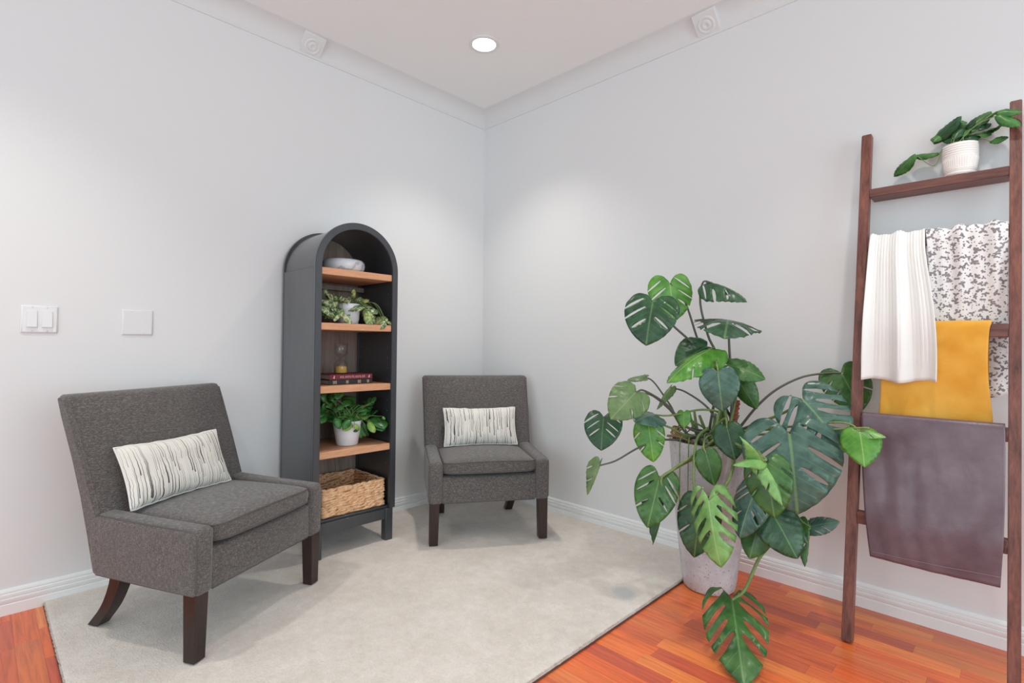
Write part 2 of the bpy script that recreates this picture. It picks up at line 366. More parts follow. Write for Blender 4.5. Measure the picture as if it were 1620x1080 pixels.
M['leafy'] = mat_leaf('leafy_green', srgb(32, 92, 40), srgb(70, 142, 60), srgb(160, 200, 130), vein_amt=.4, lines=4)
M['leafy_pale'] = mat_leaf('leafy_yellow_green', srgb(110, 170, 60), srgb(170, 200, 100), srgb(214, 228, 160), vein_amt=.4, lines=4)

# ------------------------------------------------------------------ room shell
ZC = 2.76
def shell(name, x0, x1, y0, y1, z0, z1, mat): return struct(box(name, x0, x1, y0, y1, z0, z1, mat, None, 0))
shell('wall_left', -.12, 0, -4.6, .12, -.1, ZC+.1, M['wall'])
shell('wall_right', 0, 5.0, 0, .12, -.1, ZC+.1, M['wall'])
shell('ceiling', -.0, 5.0, -4.6, 0, ZC, ZC+.1, M['ceiling'])
floor = shell('floor', 0, 4.3, -3.9, 0, -.1, -.004, M['floor_far'])
# laminate strips, each one a piece of the floor
random.seed(11)
plank_mesh = {}
def plank(x0, x1, y0, yw):
    L = round(x1-x0, 3); key = (L, yw)
    if key not in plank_mesh:
        bm = bmesh.new(); add_box(bm, .0002, L-.0002, .0002, yw-.0002, -.004, 0); me = bpy.data.meshes.new('plank'); bm.to_mesh(me); bm.free()
        me.materials.append(M['floor']); plank_mesh[key] = me
    o = bpy.data.objects.new('plank', plank_mesh[key]); col.objects.link(o); o.parent = floor; o.location = (x0, y0, 0)
PW = .068
def strips(xa, xb, ya, yb):
    y = yb-PW
    while y > ya:
        x = xa - random.uniform(0, .3)
        first = True
        while x < xb:
            L = random.choice((.26, .34, .42, .5)); x1 = min(x+L, xb); a = max(x, xa)
            if x1-a > .02: plank(a, x1, y, PW)
            x += L
        y -= PW
strips(1.70, 3.3, -2.0, -.001)
strips(.001, 1.0, -2.95, -2.36)

BASE = [(0, 0), (.017, 0), (.017, .040), (.0135, .043), (.016, .046), (.016, .061), (.011, .0645), (.0145, .068), (.0145, .078), (.009, .081), (.0105, .084), (.0105, .090), (.004, .098), (0, .098)]
struct(prism('baseboard_left', BASE, -4.6, 0, 'y', M['trim']))
struct(prism('baseboard_right', [(-a, b) for a, b in BASE], .0105, 5.0, 'x', M['trim']))
def crown_profile():
    p = [(0, 2.668), (.006, 2.669), (.007, 2.676)]
    for i in range(11):
        a = i/10*PI/2; p.append((.100-.092*math.cos(a), 2.680+.0785*math.sin(a)) if False else (.009+.093*(1-math.cos(a)), 2.680+.079*math.sin(a)))
    return p + [(.104, ZC), (0, ZC)]
CP = crown_profile()
struct(prism('trim_1', CP, -4.6, 0, 'y', M['crown']))
struct(prism('trim_2', [(-a, b) for a, b in CP], 0, 5.0, 'x', M['crown']))
def rosette(name, wall, c):
    """square bullseye block set on the slope of the crown moulding"""
    bm = bmesh.new(); h = .060
    add_box(bm, -h, h, -.066, .066, -.03, .004, .003, 1)
    for r0, r1, z in ((.040, .034, .008), (.020, .012, .009)):
        seg = 32
        ring = [[bm.verts.new((r*math.cos(2*PI*k/seg), r*math.sin(2*PI*k/seg), zz)) for k in range(seg)] for r, zz in ((r0+.005, .0035), (r0, z), (r1, z), (r1-.005, .0035))]
        for a, b in zip(ring, ring[1:]):
            for k in range(seg): bm.faces.new((a[k], a[(k+1) % seg], b[(k+1) % seg], b[k]))
    bmesh.ops.recalc_face_normals(bm, faces=bm.faces[:])
    o = from_bm(name, bm, M['crown']); smooth_by_angle(o)
    n = Vector((.64, 0, -.77)) if wall == 'left' else Vector((0, -.64, -.77))
    t = Vector((0, 1, 0)) if wall == 'left' else Vector((1, 0, 0)); u = n.cross(t)
    m = Matrix((t, u, n)).transposed().to_4x4(); m.translation = c; o.matrix_world = m
    return struct(o)
rosette('trim_3', 'left', (.043, -1.335, 2.712)); rosette('trim_4', 'right', (1.70, -.043, 2.712))

def downlight(x, y):
    t = thing('recessed_downlight', 'round white recessed downlight glowing in the ceiling near the corner', 'ceiling light', (x, y, ZC))
    lathe('trim_ring', [(.064, -.001), (.066, -.006), (.080, -.007), (.086, -.004), (.087, 0)], M['plastic'], t, 48)
    lathe('lens', [(.0001, -.004), (.064, -.003)], M['lens'], t, 48)
    can_light('downlight_glow', (0, 0, -.012), 70, t)
downlight(.69, -.645)

# ------------------------------------------------------------------ carpet
def make_carpet():
    X1, Y0, T = 1.736, -2.398, .018
    nx, ny = 110, 150; V = []; F = []
    random.seed(3)
    for j in range(ny+1):
        for i in range(nx+1):
            x = (.0172+(X1-.004-.0172)*i/(nx-2) if i < nx-1 else X1-.002*(nx-i)); y = (Y0+.002*j if j < 2 else Y0+.004+(-.0172-Y0-.004)*(j-2)/(ny-2))
            e = min((X1-x)/.003, (y-Y0)/.003, 1)
            z = T*(.7+.3*math.sqrt(max(0, e))) + (noise.noise(Vector((x*9, y*9, 0)))*.0015+noise.noise(Vector((x*40, y*40, 3)))*.0012)*(e > .5)
            if i == nx: x += noise.noise(Vector((y*60, 1, 0)))*.003
            if j == 0: y += noise.noise(Vector((x*60, 5, 0)))*.003
            V.append((x, y, z))
    for j in range(ny):
        for i in range(nx):
            a = j*(nx+1)+i; F.append((a, a+1, a+nx+2, a+nx+1))
    # skirts down to the floor
    n0 = len(V)
    for j in range(ny+1):
        p = V[j*(nx+1)+nx]; V.append((p[0]+.001, p[1], .0004))
    for j in range(ny): F.append((j*(nx+1)+nx, n0+j, n0+j+1, (j+1)*(nx+1)+nx))
    n1 = len(V)
    for i in range(nx+1):
        p = V[i]; V.append((p[0], p[1]-.001, .0004))
    for i in range(nx): F.append((i+1, n1+i+1, n1+i, i))
    t = thing('area_rug', 'pale cream plush rug filling the corner under both armchairs', 'rug')
    from_data('pile_field', V, F, M['carpet'], t, smooth=True)
    # upright tufts, denser along the two free edges
    tv = []; tf = []
    def tuft(x, y, h, lean, w_):
        a = random.uniform(0, 6.28); b = len(tv); z0 = T-.007
        for k in range(3):
            tv.append((x+w_*math.cos(a+k*2.094), y+w_*math.sin(a+k*2.094), z0))
        tv.append((x+lean[0], y+lean[1], z0+h))
        tf.extend(((b, b+1, b+3), (b+1, b+2, b+3), (b+2, b, b+3)))
    for k in range(9000):
        y = random.uniform(Y0, -.02); x = X1-abs(random.gauss(0, .010))+.002; tuft(x, y, random.uniform(.003, .009), (random.uniform(-.003, .006), random.uniform(-.004, .004)), .0016)
    for k in range(5000):
        x = random.uniform(.02, X1); y = Y0+abs(random.gauss(0, .009))-.002; tuft(x, y, random.uniform(.003, .009), (random.uniform(-.004, .004), random.uniform(-.006, .003)), .0016)
    for k in range(90000):
        x = random.uniform(.02, X1); y = random.uniform(Y0, -.02); tuft(x, y, random.uniform(.005, .009), (random.gauss(0, .003), random.gauss(0, .003)), .0023)
    o = from_data('pile_tufts', tv, tf, M['carpet'], t); o['kind'] = 'stuff'
    tube('edge_binding', [(X1+.002, y/20-2.4, .003) for y in range(0, 48)], .0032, M['carpet_edge'], t, 6)
    tube('edge_binding', [(.02+x/20, Y0-.002, .003) for x in range(0, 35)], .0028, M['carpet_edge'], t, 6)
make_carpet()
CT = .018

# ------------------------------------------------------------------ armchairs
def make_chair(label, loc, rz):
    t = thing('accent_chair', label, 'chair', (loc[0], loc[1], CT+.004), rz, 'matching charcoal accent chairs')
    hw = .328
    fab, pip = M['fabric'], M['piping']
    # local: front at y=0, back towards +y
    for s in (-1, 1):
        a, b = sorted((s*hw, s*(hw-.076)))
        prof = [(.0, .212), (-.003, .33), (-.004, .436), (.10, .439), (.25, .443), (.40, .450), (.47, .452), (.478, .36), (.462, .232)]
        o = prism('arm', prof, a, b, 'x', fab, t, .022, 5)
        xo = s*(hw+.0005)
        ln = [(xo-s*.008, .006, .232), (xo-s*.0075, .004, .33), (xo-s*.0075, .006, .412), (xo-s*.007, .022, .4275), (xo-s*.007, .10, .4315), (xo-s*.007, .25, .4355), (xo-s*.007, .44, .444)]
        tube('piping', catmull(ln, 6), .0032, pip, o, 6)
        tube('piping', catmull([(xo-s*.008, .016, .2215), (xo-s*.008, .2, .2275), (xo-s*.008, .442, .2385)], 8), .0032, pip, o, 6)
    o = box('seat_base', -hw+.07, hw-.07, .010, .46, .214, .356, fab, t, .012, 3)
    tube('piping', [(-hw+.08, .0135, .2175), (hw-.08, .0135, .2175)], .003, pip, o, 6)
    # back: wedge profile, thin at the top, with a gentle crown
    ys = [(.392, .34), (.432, .45), (.485, .60), (.545, .76), (.578, .842), (.590, .856), (.615, .858), (.628, .846), (.612, .78), (.560, .63), (.522, .50), (.490, .36), (.462, .236), (.40, .236)]
    n = len(ys); V = []; F = []
    inw = []
    for k in range(n):
        p0, p1, p2 = Vector(ys[k-1]), Vector(ys[k]), Vector(ys[(k+1) % n]); d = (p1-p0).normalized()+(p2-p1).normalized(); d.normalize(); inw.append(Vector((d.y, -d.x)))
    us = [(-1, .020), (-.992, .011), (-.975, .004), (-.95, 0)]+[(-.9+.2*i, 0) for i in range(10)]+[(.95, 0), (.975, .004), (.992, .011), (1, .020)]
    nx = len(us)-1
    for u, ins in us:
        for k, (y, z) in enumerate(ys):
            kk = max(0, (z-.236)/.62); hwz = .322+.016*kk
            crown = -.012*(1-u*u) if k < 5 else 0
            q = min(ins, .011)
            V.append((u*hwz, y+crown+inw[k].x*q, z+inw[k].y*q))
    for i in range(nx):
        for k in range(n):
            a = i*n+k; b = i*n+(k+1) % n; F.append((a, b, b+n, a+n))
    F.append(tuple(range(n))); F.append(tuple(range(nx*n, nx*n+n))[::-1])
    o = from_data('backrest', V, F, fab, t)
    bm = bmesh.new(); bm.from_mesh(o.data); bmesh.ops.recalc_face_normals(bm, faces=bm.faces[:]); bm.to_mesh(o.data); bm.free(); smooth_by_angle(o, 60)
    for s in (-1, 1):
        tube('piping', catmull([(s*(.312+.016*max(0, (z-.236)/.62)), y+.0005, z) for y, z in ys[1:5]], 6), .0026, fab, o, 6)
    # seat cushion, crowned and boxed
    nu, nv = 20, 18; W_ = hw-.078
    def sq(u, v):
        return (1-abs(u)**5)*(1-abs(v)**5)
    Vt = []; Vb = []
    for j in range(nv+1):
        for i in range(nu+1):
            u = i/nu*2-1; v = j/nv*2-1
            ru = math.copysign(min(1, abs(u)), u)
            x = W_*u*(1-.012*(1-sq(u*.9, v*.9))); y = -.004+.43*(j/nv)
            bulge = (-.010*(1-u*u)+.022*max(0, (abs(u)-.8)/.2)**2)*max(0, 1-j/2)
            e = (1-u**8)*(1-v**8)
            Vt.append((x, y+bulge, .428+.012*math.sqrt(max(0, e))+.020*(1-u*u)*(1-v*v*.6)))
            Vb.append((x, y+bulge, .374-.004*e+.003))
    nV = len(Vt); V = Vt+Vb; F = []
    for j in range(nv):
        for i in range(nu):
            a = j*(nu+1)+i; F.append((a, a+1, a+nu+2, a+nu+1)); F.append((nV+a, nV+a+nu+1, nV+a+nu+2, nV+a+1))
    rim = [i for i in range(nu+1)]+[(j+1)*(nu+1)-1 for j in range(1, nv+1)]+[nv*(nu+1)+i for i in range(nu-1, -1, -1)]+[j*(nu+1) for j in range(nv-1, 0, -1)]
    # boxing side with a mid ring pushed outwards
    mid0 = len(V)
    for r in rim:
        p, q = V[r], V[nV+r]; c = Vector(((p[0]+q[0])/2, (p[1]+q[1])/2, (p[2]+q[2])/2)); d = Vector((c.x, c.y-.21, 0)); d.normalize(); V.append(tuple(c+d*.006))
    m = len(rim)
    for k in range(m):
        k2 = (k+1) % m
        F.append((rim[k], mid0+k, mid0+k2, rim[k2])); F.append((mid0+k, nV+rim[k], nV+rim[k2], mid0+k2))
    o = from_data('seat_cushion', V, F, fab, t)
    bm = bmesh.new(); bm.from_mesh(o.data); bmesh.ops.recalc_face_normals(bm, faces=bm.faces[:]); bm.to_mesh(o.data); bm.free(); smooth_by_angle(o, 55)
    tube('piping', [V[r] for r in rim], .0035, pip, o, 6, True); tube('piping', [V[nV+r] for r in rim], .0035, pip, o, 6, True)
    # legs
    for s in (-1, 1):
        bm = bmesh.new(); x0, x1 = s*.320, s*.268
        top = [(x0, .006), (x1, .006), (x1, .060), (x0, .060)]; bot = [(x0, .010), (s*.274, .010), (s*.274, .055), (x0, .055)]
        A = [bm.verts.new((x, y, .225)) for x, y in top]; B = [bm.verts.new((x, y, .0)) for x, y in bot]
        bm.faces.new(A); bm.faces.new(B[::-1])
        for k in range(4): bm.faces.new((A[k], B[k], B[(k+1) % 4], A[(k+1) % 4]))
        bmesh.ops.recalc_face_normals(bm, faces=bm.faces[:]); bmesh.ops.bevel(bm, geom=bm.edges[:], offset=.002, segments=1, affect='EDGES')
        from_bm('leg', bm, M['espresso'], t)
        # sabre-curved rear leg
        pth = [(.405, .452, .245), (.425, .474, .17), (.470, .518, .09), (.560, .606, .0)]
        pth = [(.412, .462, .245), (.430, .478, .17), (.478, .522, .08), (.545, .592, .0)]
        bm = bmesh.new(); rows = []
        sm = catmull([(a, b, z) for a, b, z in pth], 5)
        for k, (a, b, z) in enumerate(sm):
            f = k/(len(sm)-1); xi, xo = s*(.205-.01*f), s*(.255-.015*f)
            rows.append([bm.verts.new(p) for p in ((xi, a, z), (xo, a, z), (xo, b, z), (xi, b, z))])
        for r0, r1 in zip(rows, rows[1:]):
            for k in range(4): bm.faces.new((r0[k], r0[(k+1) % 4], r1[(k+1) % 4], r1[k]))
        bm.faces.new(rows[0]); bm.faces.new(rows[-1][::-1]); bmesh.ops.recalc_face_normals(bm, faces=bm.faces[:])
        smooth_by_angle(from_bm('leg', bm, M['espresso'], t), 35)
    return t
def nzp(a, b): return noise.noise(Vector((a, b, 7)))
def make_pillow(label, chair, cx, lean, seed, z0=.452, y0=.355, roll=0):
    """lumbar pillow resting on the seat and leaning on the backrest (world placed)"""
    Wd, Ht, Th = .445, .232, .095
    nu, nv = 40, 24; V = []; F = []; UV = []
    rnd = random.Random(seed)
    for side in (1, -1):
        for j in range(nv+1):
            for i in range(nu+1):
                u = i/nu*2-1; v = j/nv*2-1
                px = max(0, (1-u**4))*max(0, (1-v**4)); pin = .94+.06*abs(u*v)
                x = Wd/2*u*(1-.045*(1-v*v)); z = Ht/2*v*(1-.07*(1-u*u)**1.5)+.003*nzp(u*6+seed*3, v)
                th = Th/2*math.sqrt(px)*(.86+.14*math.cos(u*2))
                wr = noise.noise(Vector((u*4+seed, v*3, side)))*.004*math.sqrt(px)
                V.append((x, side*-(th+wr), z)); UV.append((i/nu+seed*.37, j/nv))
    n = (nu+1)*(nv+1)
    for side in (0, 1):
        for j in range(nv):
            for i in range(nu):
                a = side*n+j*(nu+1)+i; q = (a, a+1, a+nu+2, a+nu+1); F.append(q if side == 0 else q[::-1])
    me = bpy.data.meshes.new('lumbar_pillow'); me.from_pydata(V, [], F); me.update()
    uvl = me.uv_layers.new(name='UVMap')
    for lp in me.loops: uvl.data[lp.index].uv = UV[lp.vertex_index]
    rim = [(V[i][0], 0, V[i][2]) for i in range(nu+1)]+[(V[j*(nu+1)+nu][0], 0, V[j*(nu+1)+nu][2]) for j in range(1, nv+1)]+[(V[nv*(nu+1)+i][0], 0, V[nv*(nu+1)+i][2]) for i in range(nu-1, -1, -1)]+[(V[j*(nu+1)][0], 0, V[j*(nu+1)][2]) for j in range(nv-1, 0, -1)]
    t = bpy.data.objects.new('lumbar_pillow', None); col.objects.link(t); tag(t, label, 'pillow', 'streaked lumbar pillows')
    body = new_obj('cover', me, M['pillow'], t, smooth=True)
    tube('piping', rim, .0035, M['ceramic'], t, 6, True)
    bpy.context.view_layer.update()
    m = chair.matrix_world @ Matrix.Translation((cx, y0, z0)) @ Matrix.Rotation(roll, 4, 'Y') @ Matrix.Rotation(-lean, 4, 'X') @ Matrix.Translation((0, 0, Ht/2))
    t.matrix_world = m
    return t
n1 = (.88, .475); th1 = math.atan2(n1[0], -n1[1])
chair1 = make_chair('charcoal tweed armchair nearest the camera, standing below the blank wall plate', (.777, -1.810), th1)
n2 = (.836, -.549); th2 = math.atan2(n2[0], -n2[1])
chair2 = make_chair('charcoal tweed armchair set back in the room corner right of the bookcase', (.822, -.682), th2)
bpy.context.view_layer.update()
make_pillow('cream streaked lumbar pillow on the front left armchair', chair1, -.045, R(22), 1, roll=0.0)
make_pillow('cream streaked lumbar pillow on the corner armchair', chair2, .005, R(22), 4)

# ------------------------------------------------------------------ arched bookcase
def make_bookcase():
    x0, x1 = .019, .408; yl, yr = -1.468, -1.003; yc = (yl+yr)/2; rad = (yr-yl)/2; zs = 1.461; zb = .19+CT-.018
    t = thing('arched_bookcase', 'tall black arched bookcase with honey wood shelves against the left wall', 'bookcase', (0, 0, 0))
    th = .020; B = M['black']
    def arch_ring(name, xa, xb, ro, ri, mat, z0=zb):
        out = []; 
        N = 40
        pts_o = [(yl+rad-ro, z0)]+[(yc-ro*math.cos(PI*k/N), zs+ro*math.sin(PI*k/N)) for k in range(N+1)]+[(yr-rad+ro, z0)]
        pts_i = [(yc-ri, z0)]+[(yc-ri*math.cos(PI*k/N), zs+ri*math.sin(PI*k/N)) for k in range(N+1)]+[(yc+ri, z0)]
        V = []; F = []
        for (a, b), (c, d) in zip(pts_o, pts_i):
            V += [(xa, a, b), (xb, a, b), (xb, c, d), (xa, c, d)]
        m = len(pts_o)
        for k in range(m-1):
            for e in range(4): F.append((k*4+e, k*4+(e+1) % 4, (k+1)*4+(e+1) % 4, (k+1)*4+e))
        F.append((0, 1, 2, 3)); F.append(tuple((m-1)*4+e for e in (3, 2, 1, 0)))
        bm = bmesh.new(); me = bpy.data.meshes.new('tmp'); me.from_pydata(V, [], F); bm.from_mesh(me); bmesh.ops.recalc_face_normals(bm, faces=bm.faces[:]); bpy.data.meshes.remove(me)
        bmesh.ops.bevel(bm, geom=[e for e in bm.edges if e.calc_face_angle(0) > .9], offset=.002, segments=2, affect='EDGES')
        o = from_bm(name, bm, mat, t); return smooth_by_angle(o, 35)
    arch_ring('front_frame', x1-.022, x1, rad, rad-.034, B)
    arch_ring('rear_frame', x0, x0+.020, rad, rad-.030, B)
    for s, y in ((-1, yl), (1, yr)):
        a, b = (y+.0005, y+th) if s < 0 else (y-th, y-.0005)
        box('side_panel', x0+.020, x1-.022, a, b, zb, zs-.012, B, t, .001, 1)
    # barrel roof: a thin bent sheet a little inside the two rims
    N = 36; V = []; F = []; ro, ri = rad-.006, rad-.020
    for k in range(N+1):
        a = PI*k/N; c, s_ = math.cos(a), math.sin(a)
        V += [(x0+.018, yc-ro*c, zs-.010+ro*s_), (x1-.020, yc-ro*c, zs-.010+ro*s_), (x1-.020, yc-ri*c, zs-.010+ri*s_), (x0+.018, yc-ri*c, zs-.010+ri*s_)]
    for k in range(N):
        for e in range(4): F.append((k*4+e, k*4+(e+1) % 4, (k+1)*4+(e+1) % 4, (k+1)*4+e))
    F.append((0, 1, 2, 3)); F.append(tuple(N*4+e for e in (3, 2, 1, 0)))
    o = from_data('barrel_roof', V, F, B, t); bm = bmesh.new(); bm.from_mesh(o.data); bmesh.ops.recalc_face_normals(bm, faces=bm.faces[:]); bm.to_mesh(o.data); bm.free(); smooth_by_angle(o, 40)
    # back panel with an arched top
    poly = [(yl+.022, zb+.004), (yr-.022, zb+.004)]+[(yc+(rad-.022)*math.cos(PI*k/24), zs+(rad-.022)*math.sin(PI*k/24)) for k in range(25)]
    prism('back_panel', poly, x0+.004, x0+.012, 'x', M['backwood'], t)
    for zt in (1.448, 1.176, .863, .540):
        box('shelf', x0+.024, x1-.006, yl+.0345 if zt > 0 else 0, yr-.0345, zt-.034, zt, M['shelfwood'], t, .0015, 1)
    box('back_cleat', x0+.050, x0+.068, yl+.021, yr-.021, 1.374, 1.400, M['backwood'], t, .001, 1)
    box('bottom_board', x0+.02, x1-.0225, yl+.021, yr-.021, zb, zb+.012, B, t, .001, 1)
    # plinth: four feet joined by rails
    fw = .044; zc = CT-.001
    for xa in (x0+.012, x1-.006-fw):
        for ya in (yl+.010, yr-.010-fw):
            box('leg', xa, xa+fw, ya, ya+fw, zc, zb-.0005, B, t, .002, 1)
    for xa in (x0+.018, x1-.034): box('rail', xa, xa+.024, yl+.0545, yr-.0545, zb-.056, zb-.0005, B, t, .0015, 1)
    for ya in (yl+.020, yr-.044): box('rail', x0+.0565, x1-.0505, ya, ya+.024, zb-.056, zb-.0005, B, t, .0015, 1)
    # shelf-pin holes in the sides
    parts = []
    for sgn, y in ((1, yr-.0205), (-1, yl+.0205)):
        for x in (x0+.05, x1-.06):
            for k in range(17):
                z = .42+k*.058
                if abs(z-1.159) < .03 or abs(z-.846) < .03 or abs(z-.523) < .03: continue
                parts.append(tube_data([(x, y, z), (x, y-sgn*.0025, z)], .0026, 6))
    V, F = merge_data(parts); o = from_data('shelf_pin_sockets', V, F, M['pin'], t); o['kind'] = 'stuff'
make_bookcase()

# ------------------------------------------------------------------ leaves
def leaf_outline(kind, rnd):
    half = [(0, 0), (.05, -.10), (.15, -.215), (.28, -.235), (.40, -.14), (.48, .04), (.50, .22), (.465, .42), (.375, .62), (.25, .80), (.11, .925), (0, 1.0)]
    if kind == 'heart': half = [(0, 0), (.04, -.07), (.13, -.15), (.26, -.16), (.39, -.07), (.47, .10), (.50, .26), (.46, .46), (.36, .65), (.22, .83), (.09, .945), (0, 1.0)]
    if kind == 'oval': half = [(0, 0), (.12, -.02), (.27, .06), (.40, .20), (.48, .36), (.50, .50), (.45, .66), (.34, .81), (.18, .93), (0, 1.0)]
    pts = [(p.x, p.y) for p in catmull([(x, y, 0) for x, y in half], 5)]
    return pts
def side_poly(kind, rnd):
    pts = leaf_outline(kind, rnd)
    if kind in ('heart', 'oval'): return pts, []
    nslit = {'few': 2, 'split': 3, 'deep': 4}[kind]
    depth = {'few': (.35, .6), 'split': (.55, .82), 'deep': (.66, .86)}[kind]
    gap = {'few': .018, 'split': .024, 'deep': .042}[kind]*rnd.uniform(.8, 1.25)
    ys = [.02+i*(.70/nslit)+rnd.uniform(-.03, .03) for i in range(nslit)] if kind != 'few' else [.12+rnd.uniform(-.05, .05), .45+rnd.uniform(-.05, .05)]
    cuts = []
    for yv in ys:
        i = min(range(14, len(pts)-2), key=lambda k: abs(pts[k][1]-(yv+.16))+ (0 if pts[k][0] > .1 else 9))
        cuts.append((i, rnd.uniform(*depth)))
    cuts = sorted({c[0]: c for c in cuts}.values()); out = []; k = 0; holes = []
    ci = {c[0]: c[1] for c in cuts}
    for i, p in enumerate(pts):
        if i in ci:
            d = ci[i]; A = Vector((p[0], p[1])); tgt = Vector((0, p[1]-.78*p[0]-.04)); dirv = (tgt-A); E = A+dirv*d
            nrm = Vector((-dirv.y, dirv.x)).normalized()
            if nrm.y > 0: nrm = -nrm            # first side towards the base
            g = gap
            closed = kind == 'split' and rnd.random() < .45
            if closed:
                c0 = A+dirv*.10; c1 = A+dirv*.80
                hole = [c0+(c1-c0)*(.5-.5*math.cos(a))+nrm*g*.9*math.sin(a) for a in [2*PI*q/12 for q in range(12)]]
                holes.append([(h.x, h.y) for h in hole]); out.append(p); continue
            tang = Vector((pts[i+1][0]-pts[i-1][0], pts[i+1][1]-pts[i-1][1])).normalized()
            out += [tuple(A-tang*g*.7), tuple(A+dirv*d*.35+nrm*g), tuple(A+dirv*d*.7+nrm*g*.95), tuple(E+nrm*g*.45), tuple(E+dirv*.02), tuple(E-nrm*g*.45), tuple(A+dirv*d*.7-nrm*g*.95), tuple(A+dirv*d*.35-nrm*g), tuple(A+tang*g*.7)]
        else:
            if any(abs(i-c) == 1 for c in ci) and kind == 'deep': continue
            out.append(p)
    return out, holes
def inside(poly, x, y):
    c = False; n = len(poly)
    for i in range(n):
        x1, y1 = poly[i]; x2, y2 = poly[i-1]
        if (y1 > y) != (y2 > y) and x < (x2-x1)*(y-y1)/(y2-y1)+x1: c = not c
    return c
def leaf_flat(kind, seed, step):
    rnd = random.Random(seed)
    pr, hr = side_poly(kind, rnd); plf, hl = side_poly(kind, rnd)
    outline = [p for p in pr] + [(-x, y) for x, y in plf[::-1][1:-1]]
    holes = hr + [[(-x, y) for x, y in h] for h in hl]
    pts = [Vector(p) for p in outline]; edges = [(i, (i+1) % len(outline)) for i in range(len(outline))]
    for h in holes:
        b = len(pts); pts += [Vector(p) for p in h]; edges += [(b+i, b+(i+1) % len(h)) for i in range(len(h))]
    def near(x, y): return min((x-p[0])**2+(y-p[1])**2 for p in outline) < (step*.45)**2
    yv = -.2
    y_ = step*.6
    while y_ < .97: pts.append(Vector((0, y_))); y_ += step
    while yv < 1:
        xv = -.48
        while xv < .5:
            x, y = xv+rnd.uniform(-.2, .2)*step, yv+rnd.uniform(-.2, .2)*step
            if abs(x) > step*.4 and inside(outline, x, y) and not near(x, y) and not any(inside(h, x, y) for h in holes): pts.append(Vector((x, y)))
            xv += step
        yv += step
    vo, eo, fo, *_ = geometry.delaunay_2d_cdt(pts, edges, [], 0, 1e-5)
    V = [(v.x, v.y) for v in vo]; F = []
    for f in fo:
        cx = sum(V[i][0] for i in f)/3; cy = sum(V[i][1] for i in f)/3
        if inside(outline, cx, cy) and not any(inside(h, cx, cy) for h in holes): F.append(tuple(f))
    return V, F
flat_cache = {}
def leaf_object(name, parent, base, tip, nrm, width, bend, fold, kind, seed, mats, step=.075, thick=.0012, share=None):
    key = (kind, seed, step)
    if key not in flat_cache: flat_cache[key] = leaf_flat(kind, seed, step)
    V2, F = flat_cache[key]; rnd = random.Random(seed*7+1)
    B, T, N = Vector(base), Vector(tip), Vector(nrm)
    ydir = T-B; L = ydir.length; ydir.normalize(); N = (N-ydir*N.dot(ydir)).normalized(); xdir = ydir.cross(N)
    ph = [rnd.uniform(0, 6.28) for _ in range(4)]; V = []
    half = max(.05, bend)/2; Rr = .5/math.sin(half)
    tw = rnd.uniform(-.12, .12)
    for x, y in V2:
        ax = abs(x)
        z = .10*fold*0 - fold*.55*ax*ax*2 - fold*.25*ax
        z += .015*math.cos(2*PI*5.5*(y-.7*ax)+ph[0])*min(1, ax*4)
        z += .085*ax*math.sin(5*y+ph[1]+(1.7 if x > 0 else 0))+tw*x*.5*y
        # fold pulls the sides in
        xx = x*(1-.35*min(1, fold)*ax*1.2)
        # arc along the length (drooping tip)
        a = -half+2*half*y
        Y = .5+Rr*math.sin(a)
        Z = Rr*(math.cos(a)-math.cos(half))
        Y += -math.sin(-a)*0; 
        p = B+(xdir*(xx*width)+ydir*(Y+z*math.sin(a)*.6)+N*(Z+z*math.cos(a)))*L
        V.append(p)
    me = bpy.data.meshes.new(name); me.from_pydata([tuple(v) for v in V], [], F); me.update()
    bm = bmesh.new(); bm.from_mesh(me)
    bmesh.ops.recalc_face_normals(bm, faces=bm.faces[:])
    bm.normal_update()
    s = sum((f.normal*f.calc_area() for f in bm.faces), Vector())
    if s.dot(N) < 0: bmesh.ops.reverse_faces(bm, faces=bm.faces[:])
    bm.to_mesh(me); bm.free()
    uv = me.uv_layers.new(name='UVMap')
    for lp in me.loops: x, y = V2[lp.vertex_index]; uv.data[lp.index].uv = (x+.5, y)
    o = new_obj(name, me, mats, parent, smooth=True)
    sd = o.modifiers.new('thickness', 'SOLIDIFY'); sd.thickness = thick; sd.offset = -1
    if isinstance(mats, (list, tuple)) and len(mats) > 1: sd.material_offset = 1
    return o

